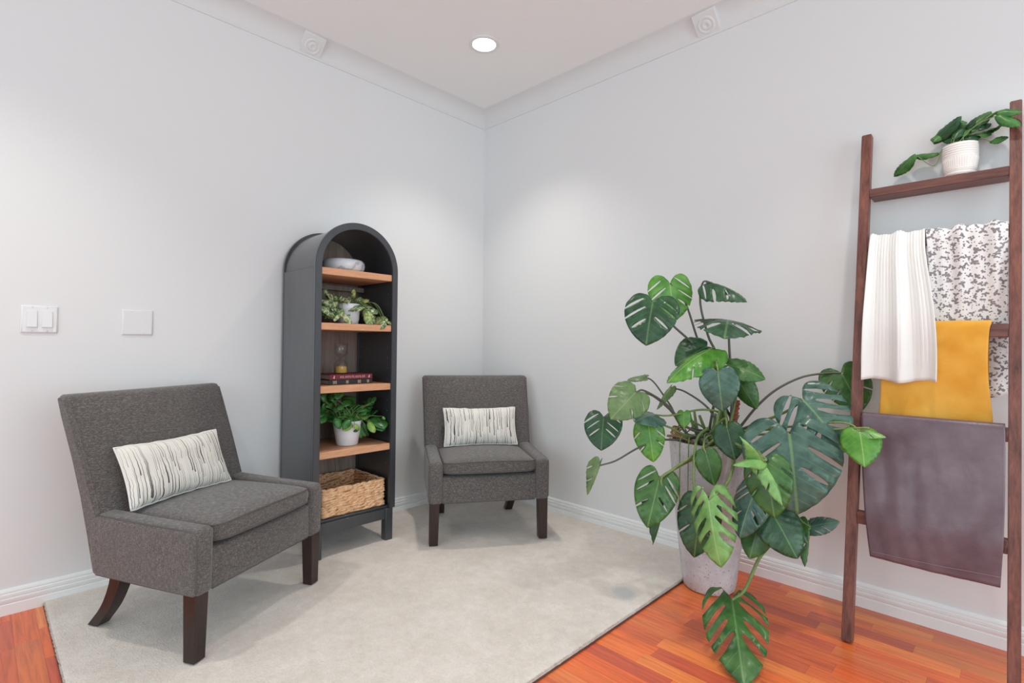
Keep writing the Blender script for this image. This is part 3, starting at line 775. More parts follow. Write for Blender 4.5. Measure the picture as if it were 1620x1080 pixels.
MONSTERA = [
  ([1.7068, -0.5685, 1.2666], [1.7113, -0.6315, 1.0778], 1.2, [0.383, -0.893, 0.235], 0.5, 0.15, 'split', 0, [[1.7396, -0.4655, 1.1771], [1.8326, -0.3307, 1.0162], [1.8984, -0.2126, 0.6743]]),
  ([1.6871, -0.3793, 1.3679], [1.6957, -0.3686, 1.1876], 1.2, [0.732, -0.681, -0.007], 0.3, 0.1, 'split', 2, [[1.726, -0.3125, 1.289], [1.775, -0.2905, 1.1248], [1.8402, -0.2802, 0.93], [1.9286, -0.1618, 0.6724]]),
  ([1.8755, -0.363, 1.3578], [2.0165, -0.3361, 1.2667], 1.0, [0.263, -0.36, 0.895], 0.7, 0.9, 'split', 0, [[1.8347, -0.361, 1.3612], [1.8225, -0.3578, 1.2694], [1.8468, -0.3322, 1.1292], [1.8772, -0.2869, 0.9887], [1.8237, -0.2608, 0.6847]]),
  ([1.9192, -0.2904, 1.1966], [1.9968, -0.5209, 1.1086], 1.15, [0.296, -0.363, 0.884], 0.8, 0.35, 'deep', 0, [[1.9154, -0.2644, 1.0599], [1.9198, -0.2438, 0.8763], [1.9339, -0.2924, 0.6801]]),
  ([1.8515, -0.355, 1.0784], [1.7708, -0.4885, 0.9945], 1.0, [0.432, -0.738, 0.518], 0.4, 0.15, 'heart', 0, [[1.8631, -0.3149, 1.0169], [1.8834, -0.2793, 0.8758], [1.8932, -0.2602, 0.7043]]),
  ([1.9042, -0.4431, 1.0648], [1.8134, -0.6417, 0.9268], 0.62, [0.024, -0.735, 0.678], 0.5, 0.6, 'few', 2, [[1.8983, -0.3645, 1.0184], [1.8915, -0.2854, 0.8766], [1.9207, -0.2885, 0.7224]]),
  ([1.9707, -0.5167, 0.9712], [1.9837, -0.5021, 0.8161], 1.02, [0.363, -0.868, 0.339], 0.35, 0.12, 'heart', 3, [[1.9419, -0.4615, 1.0155], [1.9138, -0.3199, 0.9077], [1.8611, -0.2538, 0.6653]]),
  ([1.9396, -0.3379, 1.0001], [2.0724, -0.2774, 0.942], 0.8, [0.372, -0.681, 0.63], 0.5, 0.2, 'heart', 1, [[1.9156, -0.2906, 0.9343], [1.8793, -0.3415, 0.684]]),
  ([1.9516, -0.2555, 0.9349], [2.0261, -0.237, 0.8094], 0.75, [-0.002, -0.948, 0.317], 0.4, 0.5, 'heart', 1, [[1.934, -0.2298, 0.8624], [1.9358, -0.3098, 0.7207]]),
  ([1.5838, -0.752, 0.7744], [1.6109, -0.8077, 0.6448], 1.15, [0.409, -0.768, 0.493], 0.5, 0.15, 'split', 0, [[1.6234, -0.6441, 0.8233], [1.6704, -0.5569, 0.8708], [1.7361, -0.4639, 0.7977], [1.8062, -0.3941, 0.6816], [1.9534, -0.2567, 0.7131]]),
  ([1.7338, -0.7468, 0.8911], [1.7061, -0.8844, 0.7915], 1.0, [0.663, -0.528, 0.531], 0.5, 0.25, 'few', 5, [[1.7284, -0.6683, 0.8917], [1.7504, -0.5202, 0.8253], [1.8152, -0.4137, 0.7127], [1.9622, -0.2352, 0.6785]]),
  ([1.6581, -0.542, 0.9415], [1.5786, -0.5634, 0.9242], 0.7, [0.258, -0.448, 0.856], 0.4, 0.2, 'heart', 5, [[1.676, -0.4962, 0.9155], [1.7265, -0.4457, 0.8178], [1.777, -0.3951, 0.7201], [1.942, -0.1899, 0.6877]]),
  ([1.7404, -0.5994, 0.7875], [1.7304, -0.7486, 0.7688], 0.95, [0.343, -0.432, 0.834], 0.6, 0.3, 'heart', 3, [[1.765, -0.5193, 0.7803], [1.8447, -0.386, 0.8016], [1.8877, -0.2878, 0.7753], [1.8564, -0.271, 0.6655]]),
  ([1.7194, -0.6192, 0.7365], [1.745, -0.6203, 0.5917], 0.95, [0.548, -0.757, 0.355], 0.4, 0.3, 'few', 2, [[1.7165, -0.5663, 0.7497], [1.7555, -0.5, 0.7257], [1.8062, -0.3941, 0.6816], [1.96, -0.2358, 0.6772]]),
  ([1.738, -0.4634, 0.8953], [1.7042, -0.5231, 0.7994], 0.4, [-0.084, -0.89, 0.448], 0.3, 0.4, 'heart', 5, [[1.7767, -0.3974, 0.8749], [1.843, -0.3178, 0.8045], [1.9009, -0.3196, 0.7157]]),
  ([1.8032, -0.4683, 0.7934], [1.8079, -0.4768, 0.7267], 1.0, [0.399, -0.819, 0.412], 0.4, 0.3, 'heart', 2, [[1.8151, -0.4143, 0.7541], [1.8452, -0.2971, 0.6997]]),
  ([1.9885, -0.4686, 0.7496], [2.0283, -0.4841, 0.6248], 0.98, [0.243, -0.838, 0.489], 0.4, 0.15, 'heart', 0, [[1.9485, -0.3961, 0.7747], [1.852, -0.3347, 0.6857]]),
  ([1.9365, -0.5459, 0.6473], [1.9688, -0.5407, 0.523], 0.82, [0.359, -0.815, 0.454], 0.3, 0.15, 'heart', 1, [[1.9118, -0.5144, 0.6702], [1.8776, -0.3944, 0.6908], [1.8787, -0.2846, 0.6762]]),
  ([1.6304, -0.844, 0.5941], [1.5941, -0.8778, 0.4739], 0.42, [0.907, -0.159, 0.391], 0.4, 0.9, 'few', 5, [[1.6666, -0.7808, 0.6109], [1.6995, -0.6655, 0.6518], [1.736, -0.5463, 0.674], [1.7763, -0.4231, 0.6672], [1.8682, -0.2575, 0.689]]),
  ([1.7869, -0.6485, 0.5358], [1.7777, -0.725, 0.3511], 0.92, [0.478, -0.686, 0.549], 0.5, 0.2, 'split', 1, [[1.8135, -0.609, 0.5649], [1.8788, -0.5182, 0.6321], [1.9097, -0.4049, 0.6827], [1.874, -0.3659, 0.6773]]),
  ([1.8085, -0.6409, 0.4923], [1.784, -0.69, 0.2756], 0.38, [0.91, -0.029, 0.414], 0.4, 0.9, 'few', 0, [[1.7974, -0.6522, 0.5307], [1.8172, -0.6054, 0.5676], [1.9494, -0.2933, 0.685]]),
  ([1.9997, -0.664, 0.4992], [2.0548, -0.677, 0.2627], 0.8, [0.098, -0.836, 0.54], 0.7, 0.6, 'deep', 4, [[2.0195, -0.631, 0.5206], [2.0291, -0.5661, 0.5467], [2.0071, -0.4485, 0.5982], [1.9272, -0.2212, 0.6981]]),
  ([1.938, -0.5978, 0.4477], [1.9204, -0.6123, 0.2426], 0.85, [0.368, -0.815, 0.449], 0.3, 0.2, 'few', 0, [[1.9111, -0.597, 0.5171], [1.8903, -0.5491, 0.6459], [1.8483, -0.423, 0.6904], [1.8606, -0.3531, 0.7204]]),
  ([2.2467, -0.3859, 0.8777], [2.3857, -0.3877, 0.6955], 1.15, [0.162, -0.76, 0.63], 0.5, 0.15, 'deep', 3, [[2.1824, -0.3642, 0.8262], [2.0883, -0.3296, 0.7755], [1.9377, -0.1813, 0.7038]]),
  ([2.2246, -0.4757, 0.7495], [2.2623, -0.5052, 0.4677], 1.22, [0.273, -0.786, 0.555], 0.45, 0.18, 'split', 3, [[2.1796, -0.4219, 0.7572], [2.0697, -0.3472, 0.7361], [1.9539, -0.2341, 0.6738]]),
  ([2.197, -0.6412, 0.6596], [2.2366, -0.6702, 0.4855], 0.95, [0.151, -0.844, 0.515], 0.6, 0.35, 'few', 1, [[2.1609, -0.5788, 0.6741], [2.0604, -0.4256, 0.6925], [1.8691, -0.2447, 0.6854]]),
  ([2.1925, -0.6597, 0.6728], [2.2619, -0.6742, 0.5354], 0.5, [0.796, -0.286, 0.533], 0.5, 0.6, 'few', 4, [[2.1647, -0.6032, 0.6828], [1.8401, -0.2691, 0.673]]),
  ([2.1945, -0.6719, 0.6772], [2.1487, -0.7596, 0.7679], 0.3, [0.405, -0.622, 0.67], 0.6, 0.7, 'heart', 4, [[2.1718, -0.6242, 0.6823], [1.9181, -0.1686, 0.7084]]),
  ([2.1945, -0.6719, 0.6794], [2.1411, -0.7937, 0.6717], 0.42, [0.203, -0.604, 0.771], 0.5, 0.4, 'heart', 4, [[2.1735, -0.6226, 0.6824], [1.8477, -0.2933, 0.6976]]),
  ([2.1226, -0.5306, 0.5342], [2.0915, -0.6006, 0.3596], 0.8, [0.116, -0.831, 0.544], 0.6, 0.4, 'split', 3, [[2.0882, -0.4668, 0.5649], [2.0137, -0.3309, 0.6477], [1.9257, -0.1646, 0.6931]]),
  ([2.1793, -0.5161, 0.4556], [2.2687, -0.5249, 0.3145], 1.1, [0.156, -0.749, 0.644], 0.5, 0.45, 'heart', 0, [[2.1432, -0.454, 0.4872], [2.0606, -0.3545, 0.6056], [1.9127, -0.2793, 0.7054]]),
  ([2.1242, -0.4992, 0.3907], [2.1075, -0.5419, 0.2723], 1.0, [0.194, -0.828, 0.527], 0.4, 0.3, 'heart', 1, [[2.1115, -0.4286, 0.4504], [2.0424, -0.3018, 0.5681], [1.8806, -0.3389, 0.7197]]),
  ([2.1966, -0.4578, 0.4874], [2.2801, -0.4444, 0.351], 0.42, [0.599, -0.543, 0.589], 0.5, 0.5, 'few', 3, [[2.1607, -0.4373, 0.512], [2.0424, -0.3026, 0.6214], [1.936, -0.2822, 0.6744]]),
  ([2.2666, -0.3603, 0.3905], [2.3605, -0.339, 0.4276], 0.75, [0.181, -0.704, 0.687], 0.4, 0.3, 'few', 3, [[2.2279, -0.3563, 0.4069], [2.1495, -0.3636, 0.4577], [2.0424, -0.302, 0.5814], [1.8469, -0.3066, 0.6661]]),
  ([2.2648, -0.362, 0.3905], [2.2601, -0.4067, 0.2476], 0.4, [0.671, -0.384, 0.634], 0.3, 0.8, 'few', 1, [[2.2332, -0.3511, 0.4021], [1.8837, -0.261, 0.7038]]),
  ([2.3114, -0.1005, 0.9741], [2.3829, -0.1126, 0.8197], 1.15, [0.271, -0.849, 0.454], 0.4, 0.2, 'few', 1, [[2.2667, -0.1161, 0.9726], [2.1851, -0.1676, 0.9545], [2.0954, -0.1985, 0.8996], [2.0228, -0.2125, 0.8265], [1.9582, -0.2185, 0.737], [1.9388, -0.2361, 0.6967]]),
  ([2.4345, -0.411, 0.7822], [2.4582, -0.4563, 0.6657], 1.05, [0.245, -0.84, 0.484], 0.6, 0.3, 'heart', 2, [[2.4034, -0.3998, 0.8022], [2.3448, -0.3871, 0.8014], [2.2124, -0.3481, 0.7682], [2.0517, -0.2949, 0.7336], [1.8734, -0.365, 0.68]]),
  ([2.4361, -0.4095, 0.7822], [2.5112, -0.4059, 0.7691], 0.6, [0.12, -0.649, 0.751], 0.5, 0.3, 'few', 4, [[2.4242, -0.4072, 0.7918], [1.9161, -0.3069, 0.6826]]),
  ([2.0715, -0.6171, 0.1299], [2.223, -0.9008, 0.0034], 0.66, [0.123, -0.422, 0.898], 0.35, 0.18, 'deep', 1, [[2.0902, -0.5433, 0.1498], [2.1172, -0.4763, 0.2541], [2.1471, -0.4203, 0.3332], [2.1155, -0.369, 0.4641], [2.0144, -0.2599, 0.6111], [1.9185, -0.2206, 0.6672]]),
]
LADDER_LEAVES = [
  ([2.601, -0.0436, 1.8713], [2.6801, -0.0777, 1.9317], [0.039, -0.91, 0.413]),
  ([2.6972, -0.0755, 1.9062], [2.6538, -0.0408, 1.9338], [-0.078, -0.926, 0.37]),
  ([2.6952, -0.0603, 1.8757], [2.7601, -0.033, 1.9415], [0.345, -0.792, 0.503]),
  ([2.746, -0.0342, 1.918], [2.7751, -0.1059, 1.9129], [0.026, -0.91, 0.415]),
  ([2.7795, -0.1004, 1.9134], [2.8406, -0.1054, 1.8961], [-0.106, -0.925, 0.364]),
  ([2.7808, -0.1069, 1.9015], [2.8374, -0.1121, 1.8473], [-0.057, -0.921, 0.386]),
  ([2.7732, -0.0336, 1.8749], [2.8065, -0.0958, 1.8711], [0.119, -0.88, 0.459]),
  ([2.7012, -0.058, 1.878], [2.7401, -0.0661, 1.8983], [-0.18, -0.925, 0.334]),
  ([2.7043, -0.0694, 1.851], [2.7417, -0.0439, 1.8677], [0.354, -0.783, 0.511]),
  ([2.6745, -0.0649, 1.8588], [2.6298, -0.0437, 1.8737], [0.282, -0.824, 0.491]),
  ([2.6403, -0.0483, 1.9113], [2.6689, -0.0498, 1.8978], [0.284, -0.832, 0.476]),
  ([2.6845, -0.0648, 1.843], [2.6994, -0.0478, 1.8816], [-0.081, -0.921, 0.381]),
  ([2.6195, -0.0587, 1.8195], [2.5474, -0.0445, 1.8317], [0.227, -0.846, 0.482]),
  ([2.5502, -0.0683, 1.8298], [2.4815, -0.0357, 1.7743], [0.219, -0.856, 0.469]),
  ([2.7634, -0.054, 1.83], [2.808, -0.0824, 1.8213], [0.061, -0.892, 0.448]),
  ([2.7308, -0.0705, 1.8756], [2.7631, -0.0494, 1.8953], [0.014, -0.909, 0.416]),
  ([2.6503, -0.0422, 1.8536], [2.681, -0.0506, 1.8727], [0.309, -0.81, 0.498]),
  ([2.7354, -0.0656, 1.8565], [2.7656, -0.0508, 1.8558], [0.226, -0.844, 0.486]),
  ([2.6373, -0.0416, 1.9042], [2.6057, -0.0655, 1.8688], [0.359, -0.792, 0.493]),
]
TRAILING_LEAVES = [
  ([0.337, -1.339, 1.2896], [0.3188, -1.3973, 1.2865], [0.875, -0.082, 0.477]),
  ([0.3457, -1.3432, 1.2768], [0.3018, -1.3929, 1.2596], [0.751, -0.353, 0.557]),
  ([0.2666, -1.3076, 1.2748], [0.3337, -1.4056, 1.2317], [0.867, -0.102, 0.489]),
  ([0.2977, -1.3063, 1.298], [0.3191, -1.3603, 1.3212], [0.819, -0.234, 0.525]),
  ([0.323, -1.3148, 1.2961], [0.2672, -1.3088, 1.3326], [0.835, -0.197, 0.514]),
  ([0.3081, -1.2984, 1.2939], [0.3166, -1.2856, 1.319], [0.701, -0.432, 0.567]),
  ([0.3124, -1.2829, 1.2825], [0.3275, -1.2422, 1.301], [0.788, -0.293, 0.542]),
  ([0.322, -1.331, 1.2626], [0.2528, -1.3306, 1.2327], [0.556, -0.59, 0.586]),
  ([0.2941, -1.3038, 1.2573], [0.315, -1.3052, 1.2175], [0.589, -0.556, 0.586]),
  ([0.3186, -1.3373, 1.2219], [0.3131, -1.3617, 1.1886], [0.479, -0.65, 0.59]),
  ([0.2972, -1.3091, 1.2158], [0.2726, -1.274, 1.185], [0.483, -0.646, 0.591]),
  ([0.2634, -1.3184, 1.233], [0.2817, -1.2924, 1.213], [0.569, -0.57, 0.593]),
  ([0.2693, -1.2062, 1.3067], [0.2536, -1.2119, 1.3305], [0.714, -0.419, 0.561]),
  ([0.288, -1.2073, 1.314], [0.3112, -1.2112, 1.3427], [0.767, -0.339, 0.544]),
  ([0.2738, -1.1809, 1.3167], [0.3403, -1.1924, 1.3038], [0.435, -0.702, 0.563]),
  ([0.2905, -1.1807, 1.3031], [0.2779, -1.1303, 1.3159], [0.682, -0.463, 0.567]),
  ([0.2615, -1.1831, 1.2916], [0.3331, -1.2355, 1.2473], [0.664, -0.482, 0.572]),
  ([0.2536, -1.1506, 1.3028], [0.3114, -1.173, 1.2538], [0.493, -0.656, 0.572]),
  ([0.3045, -1.1508, 1.2831], [0.2839, -1.1078, 1.2868], [0.753, -0.357, 0.552]),
  ([0.3458, -1.1695, 1.2631], [0.3319, -1.1271, 1.2398], [0.677, -0.463, 0.572]),
  ([0.3313, -1.1749, 1.2466], [0.3142, -1.1782, 1.1837], [0.651, -0.491, 0.579]),
  ([0.2642, -1.1175, 1.2437], [0.3096, -1.1231, 1.2108], [0.74, -0.368, 0.562]),
  ([0.3457, -1.1736, 1.2293], [0.3468, -1.1688, 1.1791], [0.758, -0.337, 0.558]),
  ([0.2851, -1.1097, 1.2044], [0.3393, -1.0617, 1.205], [0.416, -0.701, 0.58]),
  ([0.2608, -1.0758, 1.1977], [0.3066, -1.1023, 1.161], [0.752, -0.341, 0.564]),
  ([0.2641, -1.0579, 1.1984], [0.3129, -1.0267, 1.1853], [0.836, -0.176, 0.52]),
  ([0.2876, -1.2561, 1.2521], [0.2932, -1.2541, 1.2228], [0.586, -0.56, 0.586]),
  ([0.2791, -1.1786, 1.274], [0.3472, -1.2319, 1.2469], [0.664, -0.479, 0.574]),
  ([0.3461, -1.3641, 1.2435], [0.3414, -1.3279, 1.2538], [0.775, -0.303, 0.554]),
  ([0.276, -1.2416, 1.2954], [0.3481, -1.3017, 1.2957], [0.731, -0.391, 0.56]),
]
LEAFY_LEAVES = [
  ([0.2715, -1.3363, 0.7658], [0.2619, -1.3477, 0.7957], [0.821, -0.067, 0.567]),
  ([0.2792, -1.3156, 0.7783], [0.2586, -1.2807, 0.8049], [0.669, -0.354, 0.653]),
  ([0.2422, -1.3077, 0.7681], [0.2922, -1.2833, 0.794], [0.655, -0.372, 0.658]),
  ([0.2593, -1.3506, 0.7225], [0.3082, -1.3803, 0.6791], [0.784, -0.142, 0.605]),
  ([0.2313, -1.3013, 0.7023], [0.2833, -1.3161, 0.6736], [0.565, -0.467, 0.681]),
  ([0.3235, -1.3364, 0.6881], [0.3082, -1.3212, 0.652], [0.545, -0.482, 0.685]),
  ([0.2568, -1.3394, 0.7581], [0.2455, -1.33, 0.7279], [0.822, -0.063, 0.567]),
  ([0.2593, -1.3016, 0.7387], [0.2908, -1.31, 0.7189], [0.663, -0.354, 0.659]),
  ([0.2945, -1.2978, 0.7316], [0.2904, -1.2671, 0.7355], [0.757, -0.202, 0.621]),
  ([0.2418, -1.2633, 0.7035], [0.306, -1.3066, 0.6901], [0.574, -0.46, 0.678]),
  ([0.2833, -1.2564, 0.751], [0.2636, -1.1941, 0.7586], [0.573, -0.471, 0.671]),
  ([0.283, -1.2339, 0.7289], [0.2764, -1.1853, 0.7107], [0.6, -0.437, 0.67]),
  ([0.3045, -1.2012, 0.742], [0.2891, -1.1853, 0.7498], [0.415, -0.62, 0.666]),
  ([0.2552, -1.1661, 0.7176], [0.2756, -1.1548, 0.7395], [0.795, -0.13, 0.592]),
  ([0.3188, -1.2012, 0.716], [0.2846, -1.1092, 0.7228], [0.399, -0.629, 0.668]),
  ([0.3078, -1.2538, 0.6855], [0.2728, -1.2717, 0.6835], [0.69, -0.306, 0.656]),
  ([0.3008, -1.2425, 0.6703], [0.2932, -1.2832, 0.6347], [0.649, -0.362, 0.669]),
  ([0.3212, -1.239, 0.6856], [0.2685, -1.1574, 0.6658], [0.608, -0.418, 0.675]),
  ([0.3152, -1.2433, 0.6988], [0.2496, -1.1664, 0.6891], [0.562, -0.472, 0.679]),
  ([0.313, -1.1902, 0.6906], [0.2366, -1.1243, 0.6877], [0.771, -0.173, 0.613]),
  ([0.2995, -1.1636, 0.6834], [0.2733, -1.1021, 0.6859], [0.547, -0.491, 0.679]),
  ([0.3081, -1.1683, 0.6778], [0.3211, -1.1375, 0.6764], [0.467, -0.567, 0.679]),
  ([0.2778, -1.2001, 0.6432], [0.2849, -1.2185, 0.6184], [0.65, -0.357, 0.671]),
  ([0.2631, -1.1732, 0.6458], [0.2454, -1.1663, 0.5837], [0.685, -0.31, 0.659]),
  ([0.3112, -1.1736, 0.658], [0.2368, -1.1308, 0.591], [0.514, -0.518, 0.684]),
  ([0.312, -1.1435, 0.6587], [0.3092, -1.1258, 0.6132], [0.71, -0.277, 0.648]),
  ([0.2326, -1.0621, 0.6676], [0.3023, -1.0806, 0.6182], [0.8, -0.113, 0.589]),
  ([0.3298, -1.2359, 0.6559], [0.3001, -1.2084, 0.6328], [0.417, -0.601, 0.682]),
  ([0.3142, -1.1187, 0.7262], [0.2519, -1.0906, 0.7434], [0.709, -0.296, 0.64]),
  ([0.3252, -1.1216, 0.7483], [0.3012, -1.1041, 0.7766], [0.461, -0.587, 0.665]),
  ([0.2592, -1.0662, 0.6957], [0.3218, -1.0836, 0.6997], [0.463, -0.578, 0.672]),
  ([0.2911, -0.9955, 0.6785], [0.2714, -0.9593, 0.6581], [0.456, -0.584, 0.671]),
  ([0.2922, -1.2786, 0.7198], [0.2344, -1.208, 0.7294], [0.467, -0.568, 0.677]),
  ([0.2679, -1.2835, 0.6773], [0.2372, -1.304, 0.6861], [0.436, -0.587, 0.682]),
  ([0.2875, -1.2651, 0.7013], [0.3042, -1.2302, 0.7068], [0.788, -0.134, 0.601]),
  ([0.2434, -1.3287, 0.7091], [0.2732, -1.3655, 0.6986], [0.589, -0.439, 0.678]),
  ([0.29, -1.3485, 0.7484], [0.279, -1.3153, 0.7616], [0.81, -0.088, 0.579]),
]


# ------------------------------------------------------------------ potted monstera
def make_monstera():
    px, py = 1.838, -.283
    t = thing('potted_monstera', 'large split-leaf monstera spilling out of a tall tapered concrete planter', 'potted plant', (px, py, 0))
    inv = Vector((px, py, 0))
    prof = [(.0001, .003), (.104, .003), (.111, .010)]
    for i in range(1, 15):
        f = i/14; prof.append((.111+.066*f**.85, .010+.640*f))
    prof += [(.176, .656), (.163, .656), (.159, .646), (.152, .60)]
    lathe('planter', prof, M['concrete'], t, 64)
    lathe('soil', [(.153, .606), (.12, .622), (.06, .630), (.0001, .634)], M['soil'], t, 32, lambda r, z, a, i: r)
    sub = lambda p: Vector(p)-inv
    for k, (b, tp, wd, n, bend, fold, kind, ci, via) in enumerate(MONSTERA):
        L = (Vector(tp)-Vector(b)).length
        lf = leaf_object('leaf', t, sub(b), sub(tp), n, wd, bend, fold, kind, 20+k, LEAF[ci], .06 if L > .14 else .09)
        pts = catmull([sub(b)]+[sub(v) for v in via], 7)
        r0 = .0022+.009*min(.35, L)
        st = tube('leaf_stalk', pts, (r0, r0*1.7), M['stalk_dark'] if k in (0, 1, 2, 3, 9, 10, 11, 14, 18, 35) else M['stalk'], lf, 7)
    # fibre stake in the middle, main stems, aerial roots, dried sheaths on the rim
    c = Vector((px, py, 0))
    random.seed(8)
    tube('stake', [sub((1.90, -.235, .60)), sub((1.926, -.209, .84))], .016, M['stake'], t, 10)
    for k in range(9):
        z = .66+k*.02; f = (z-.60)/.24
        cx, cy = 1.90+.026*f-px, -.235+.026*f-py
        tube('stake_wrap', [(cx+.017*math.cos(a*PI/6), cy+.017*math.sin(a*PI/6), z+.004*math.sin(a*PI/6)) for a in range(12)], .0035, M['stake'], t, 5, True)
    for k in range(7):
        a = random.uniform(0, 6.28); r = random.uniform(.0, .09); q = random.uniform(0, 6.28)
        p = [(r*math.cos(a), r*math.sin(a), .625), (r*math.cos(a)+.04*math.cos(q), r*math.sin(a)+.04*math.sin(q), .70), (r*math.cos(a)+.07*math.cos(q), r*math.sin(a)+.07*math.sin(q), .77)]
        tube('stem', catmull(p, 6), (.009, .006), M['stalk'], t, 8)
    for k in range(16):
        a = random.uniform(0, 6.28); q = a+random.uniform(-1, 1); r = random.uniform(.02, .10)
        p = [(r*math.cos(a), r*math.sin(a), .63), ((r+.03)*math.cos(q), (r+.03)*math.sin(q), .69+random.uniform(-.02, .05)), ((r+.06)*math.cos(q), (r+.06)*math.sin(q), .66+random.uniform(-.01, .06)), (.15*math.cos(q+.3), .15*math.sin(q+.3), .645)]
        tube('aerial_root', catmull(p, 6), (.0035, .0022), random.choice((M['stalk'], M['dry'], M['stalk_dark'])), t, 6)
    for k in range(9):
        a0 = 3.55+random.uniform(-.5, .9); r0 = .165+random.uniform(-.03, .02)
        p = [(r0*math.cos(a0-.35)-.02, r0*math.sin(a0-.35), .672+random.uniform(-.008, .02)), (r0*math.cos(a0), r0*math.sin(a0), .676+random.uniform(-.01, .018)), ((r0-.02)*math.cos(a0+.4), (r0-.02)*math.sin(a0+.4), .668), ((r0-.05)*math.cos(a0+.7), (r0-.05)*math.sin(a0+.7), .645)]
        tube('dried_sheath', catmull(p, 6), (.006, .003), M['dry'], t, 6)
    # two thin runners hanging down the front of the planter
    for a, b_ in ((( 1.79, -.47, .68), .30), ((1.83, -.475, .68), .36)):
        p = [sub((1.80, -.40, .67)), sub(a), sub((a[0]+.003, a[1]-.012, .55)), sub((a[0], a[1]-.006, b_))]
        tube('runner', catmull(p, 6), .0022, M['stalk'], t, 6)
make_monstera()

# ------------------------------------------------------------------ leaning ladder
LX0, LX1 = 2.372, 2.846
def ly(z): return -.375+.1586*z
def make_ladder():
    t = thing('blanket_ladder', 'dark stained wooden blanket ladder leaning on the right wall', 'ladder', (2.6, -.36, 0))
    def rail(xa, xb):
        H_ = 1.955; d = .040
        V = [(xa, ly(0)+.002, .006), (xb, ly(0)+.002, .006), (xb, ly(0)+d, .0), (xa, ly(0)+d, .0), (xa, ly(H_), H_), (xb, ly(H_), H_), (xb, ly(H_)+d, H_-.004), (xa, ly(H_)+d, H_-.004)]
        V = [(x-2.6, y+.36, z) for x, y, z in V]
        bm = bmesh.new(); vs = [bm.verts.new(p) for p in V]
        for q in ((0,3,2,1),(4,5,6,7),(0,1,5,4),(1,2,6,5),(2,3,7,6),(3,0,4,7)): bm.faces.new([vs[i] for i in q])
        bmesh.ops.bevel(bm, geom=bm.edges[:], offset=.0025, segments=2, affect='EDGES')
        smooth_by_angle(from_bm('upright', bm, M['rail'], t))
    rail(LX0, LX0+.034); rail(LX1-.032, LX1)
    for z in (.470, .820, 1.165, 1.510):
        y = ly(z-.02)
        box('rung', LX0+.0335-2.6, LX1-.0315-2.6, y+.36, y+.032+.36, z-.045, z, M['rung'], t, .002, 1)
    y = ly(1.70)
    box('top_shelf', LX0+.0335-2.6, LX1-.0315-2.6, y+.003+.36, -.004+.36, 1.685, 1.718, M['rung'], t, .002, 1)
make_ladder()

def drape(name, label, path, xs0, xs1, mat, fold, thick, cat='blanket', nu=60, nsub=8, uvs=1.0, parent_fn=None, wave=None):
    """cloth over a rung. path: (y,z) from the front hem over the rung to the back hem; xs0/xs1: edge x at each path point"""
    pts = catmull([(y, z, 0) for y, z in path], nsub); e0 = catmull([(a, b, 0) for a, b in zip(xs0, xs1)], nsub)
    n = len(pts); V = []; UV = []; F = []; dist = 0; total = 0
    for j in range(n):
        if j: dist += (pts[j]-pts[j-1]).length
        y, z = pts[j].x, pts[j].y; a, b = e0[j].x, e0[j].y
        tg = (pts[min(j+1, n-1)]-pts[max(j-1, 0)]).normalized(); nr = Vector((-tg.y, tg.x))   # outward
        for i in range(nu+1):
            u = i/nu; d = fold(u, dist, z, j/(n-1))
            dz = wave(u, j/(n-1)) if wave else 0
            V.append((a+(b-a)*u, y+nr.x*d, z+nr.y*d+dz)); UV.append((u*(b-a)*uvs if False else u*abs(xs1[0]-xs0[0])*uvs, dist*uvs))
    for j in range(n-1):
        for i in range(nu):
            q = j*(nu+1)+i; F.append((q, q+1, q+nu+2, q+nu+1))
    o = from_data(name, V, F, mat, None, smooth=True)
    uv = o.data.uv_layers.new(name='UVMap')
    for lp in o.data.loops: uv.data[lp.index].uv = UV[lp.vertex_index]
    sd = o.modifiers.new('thickness', 'SOLIDIFY'); sd.thickness = thick; sd.offset = 0
    return tag(o, label, cat)
def nz(x, y, z=0): return noise.noise(Vector((x, y, z)))
# white rib knit: hangs in front of the third rung
yr2 = ly(1.49); yr3 = ly(1.145); yr4 = ly(.80)
drape('knit_throw', 'white rib-knit throw hanging at the left of the ladder', [(-.232, .958), (-.236, 1.06), (-.234, 1.16), (-.212, 1.27), (-.176, 1.42), (yr2-.010, 1.50), (yr2+.016, 1.523), (yr2+.042, 1.505), (yr2+.048, 1.40), (yr2+.048, 1.20)],
      [2.408, 2.410, 2.412, 2.414, 2.417, 2.418, 2.419, 2.420, 2.42, 2.42], [2.630, 2.632, 2.628, 2.616, 2.594, 2.588, 2.586, 2.586, 2.586, 2.586], M['white_knit'],
      lambda u, d, z, f: (.0022*abs(math.sin(u*PI*19)) if z > 1.02 or f > .5 else .0012)+(.013*math.sin(u*12.5+1.2+.6*math.sin(d*5))+.008*math.sin(u*23+2.0))*(.35+.65*min(1, max(0, (1.50-z)/.3))), .005, nu=150, wave=lambda u, f: (.006*math.sin(u*9) if f < .1 else 0))
drape('floral_throw', 'white throw with grey leaf print hanging at the right of the ladder', [(-.139, .915), (-.142, 1.05), (-.143, 1.20), (yr2-.006, 1.38), (yr2-.008, 1.49), (yr2-.001, 1.515), (yr2+.016, 1.522), (yr2+.040, 1.505), (yr2+.046, 1.38), (yr2+.048, 1.05)],
      [2.60, 2.60, 2.60, 2.598, 2.592, 2.590, 2.590, 2.590, 2.59, 2.59], [2.8125]*10, M['floral'],
      lambda u, d, z, f: (.004*math.sin(u*16+.5)+.003*math.sin(u*29+1+2*d))*(1 if 1.25 < z else .4), .003, nu=70, wave=lambda u, f: .006*math.sin(u*14) if f < .08 else 0)
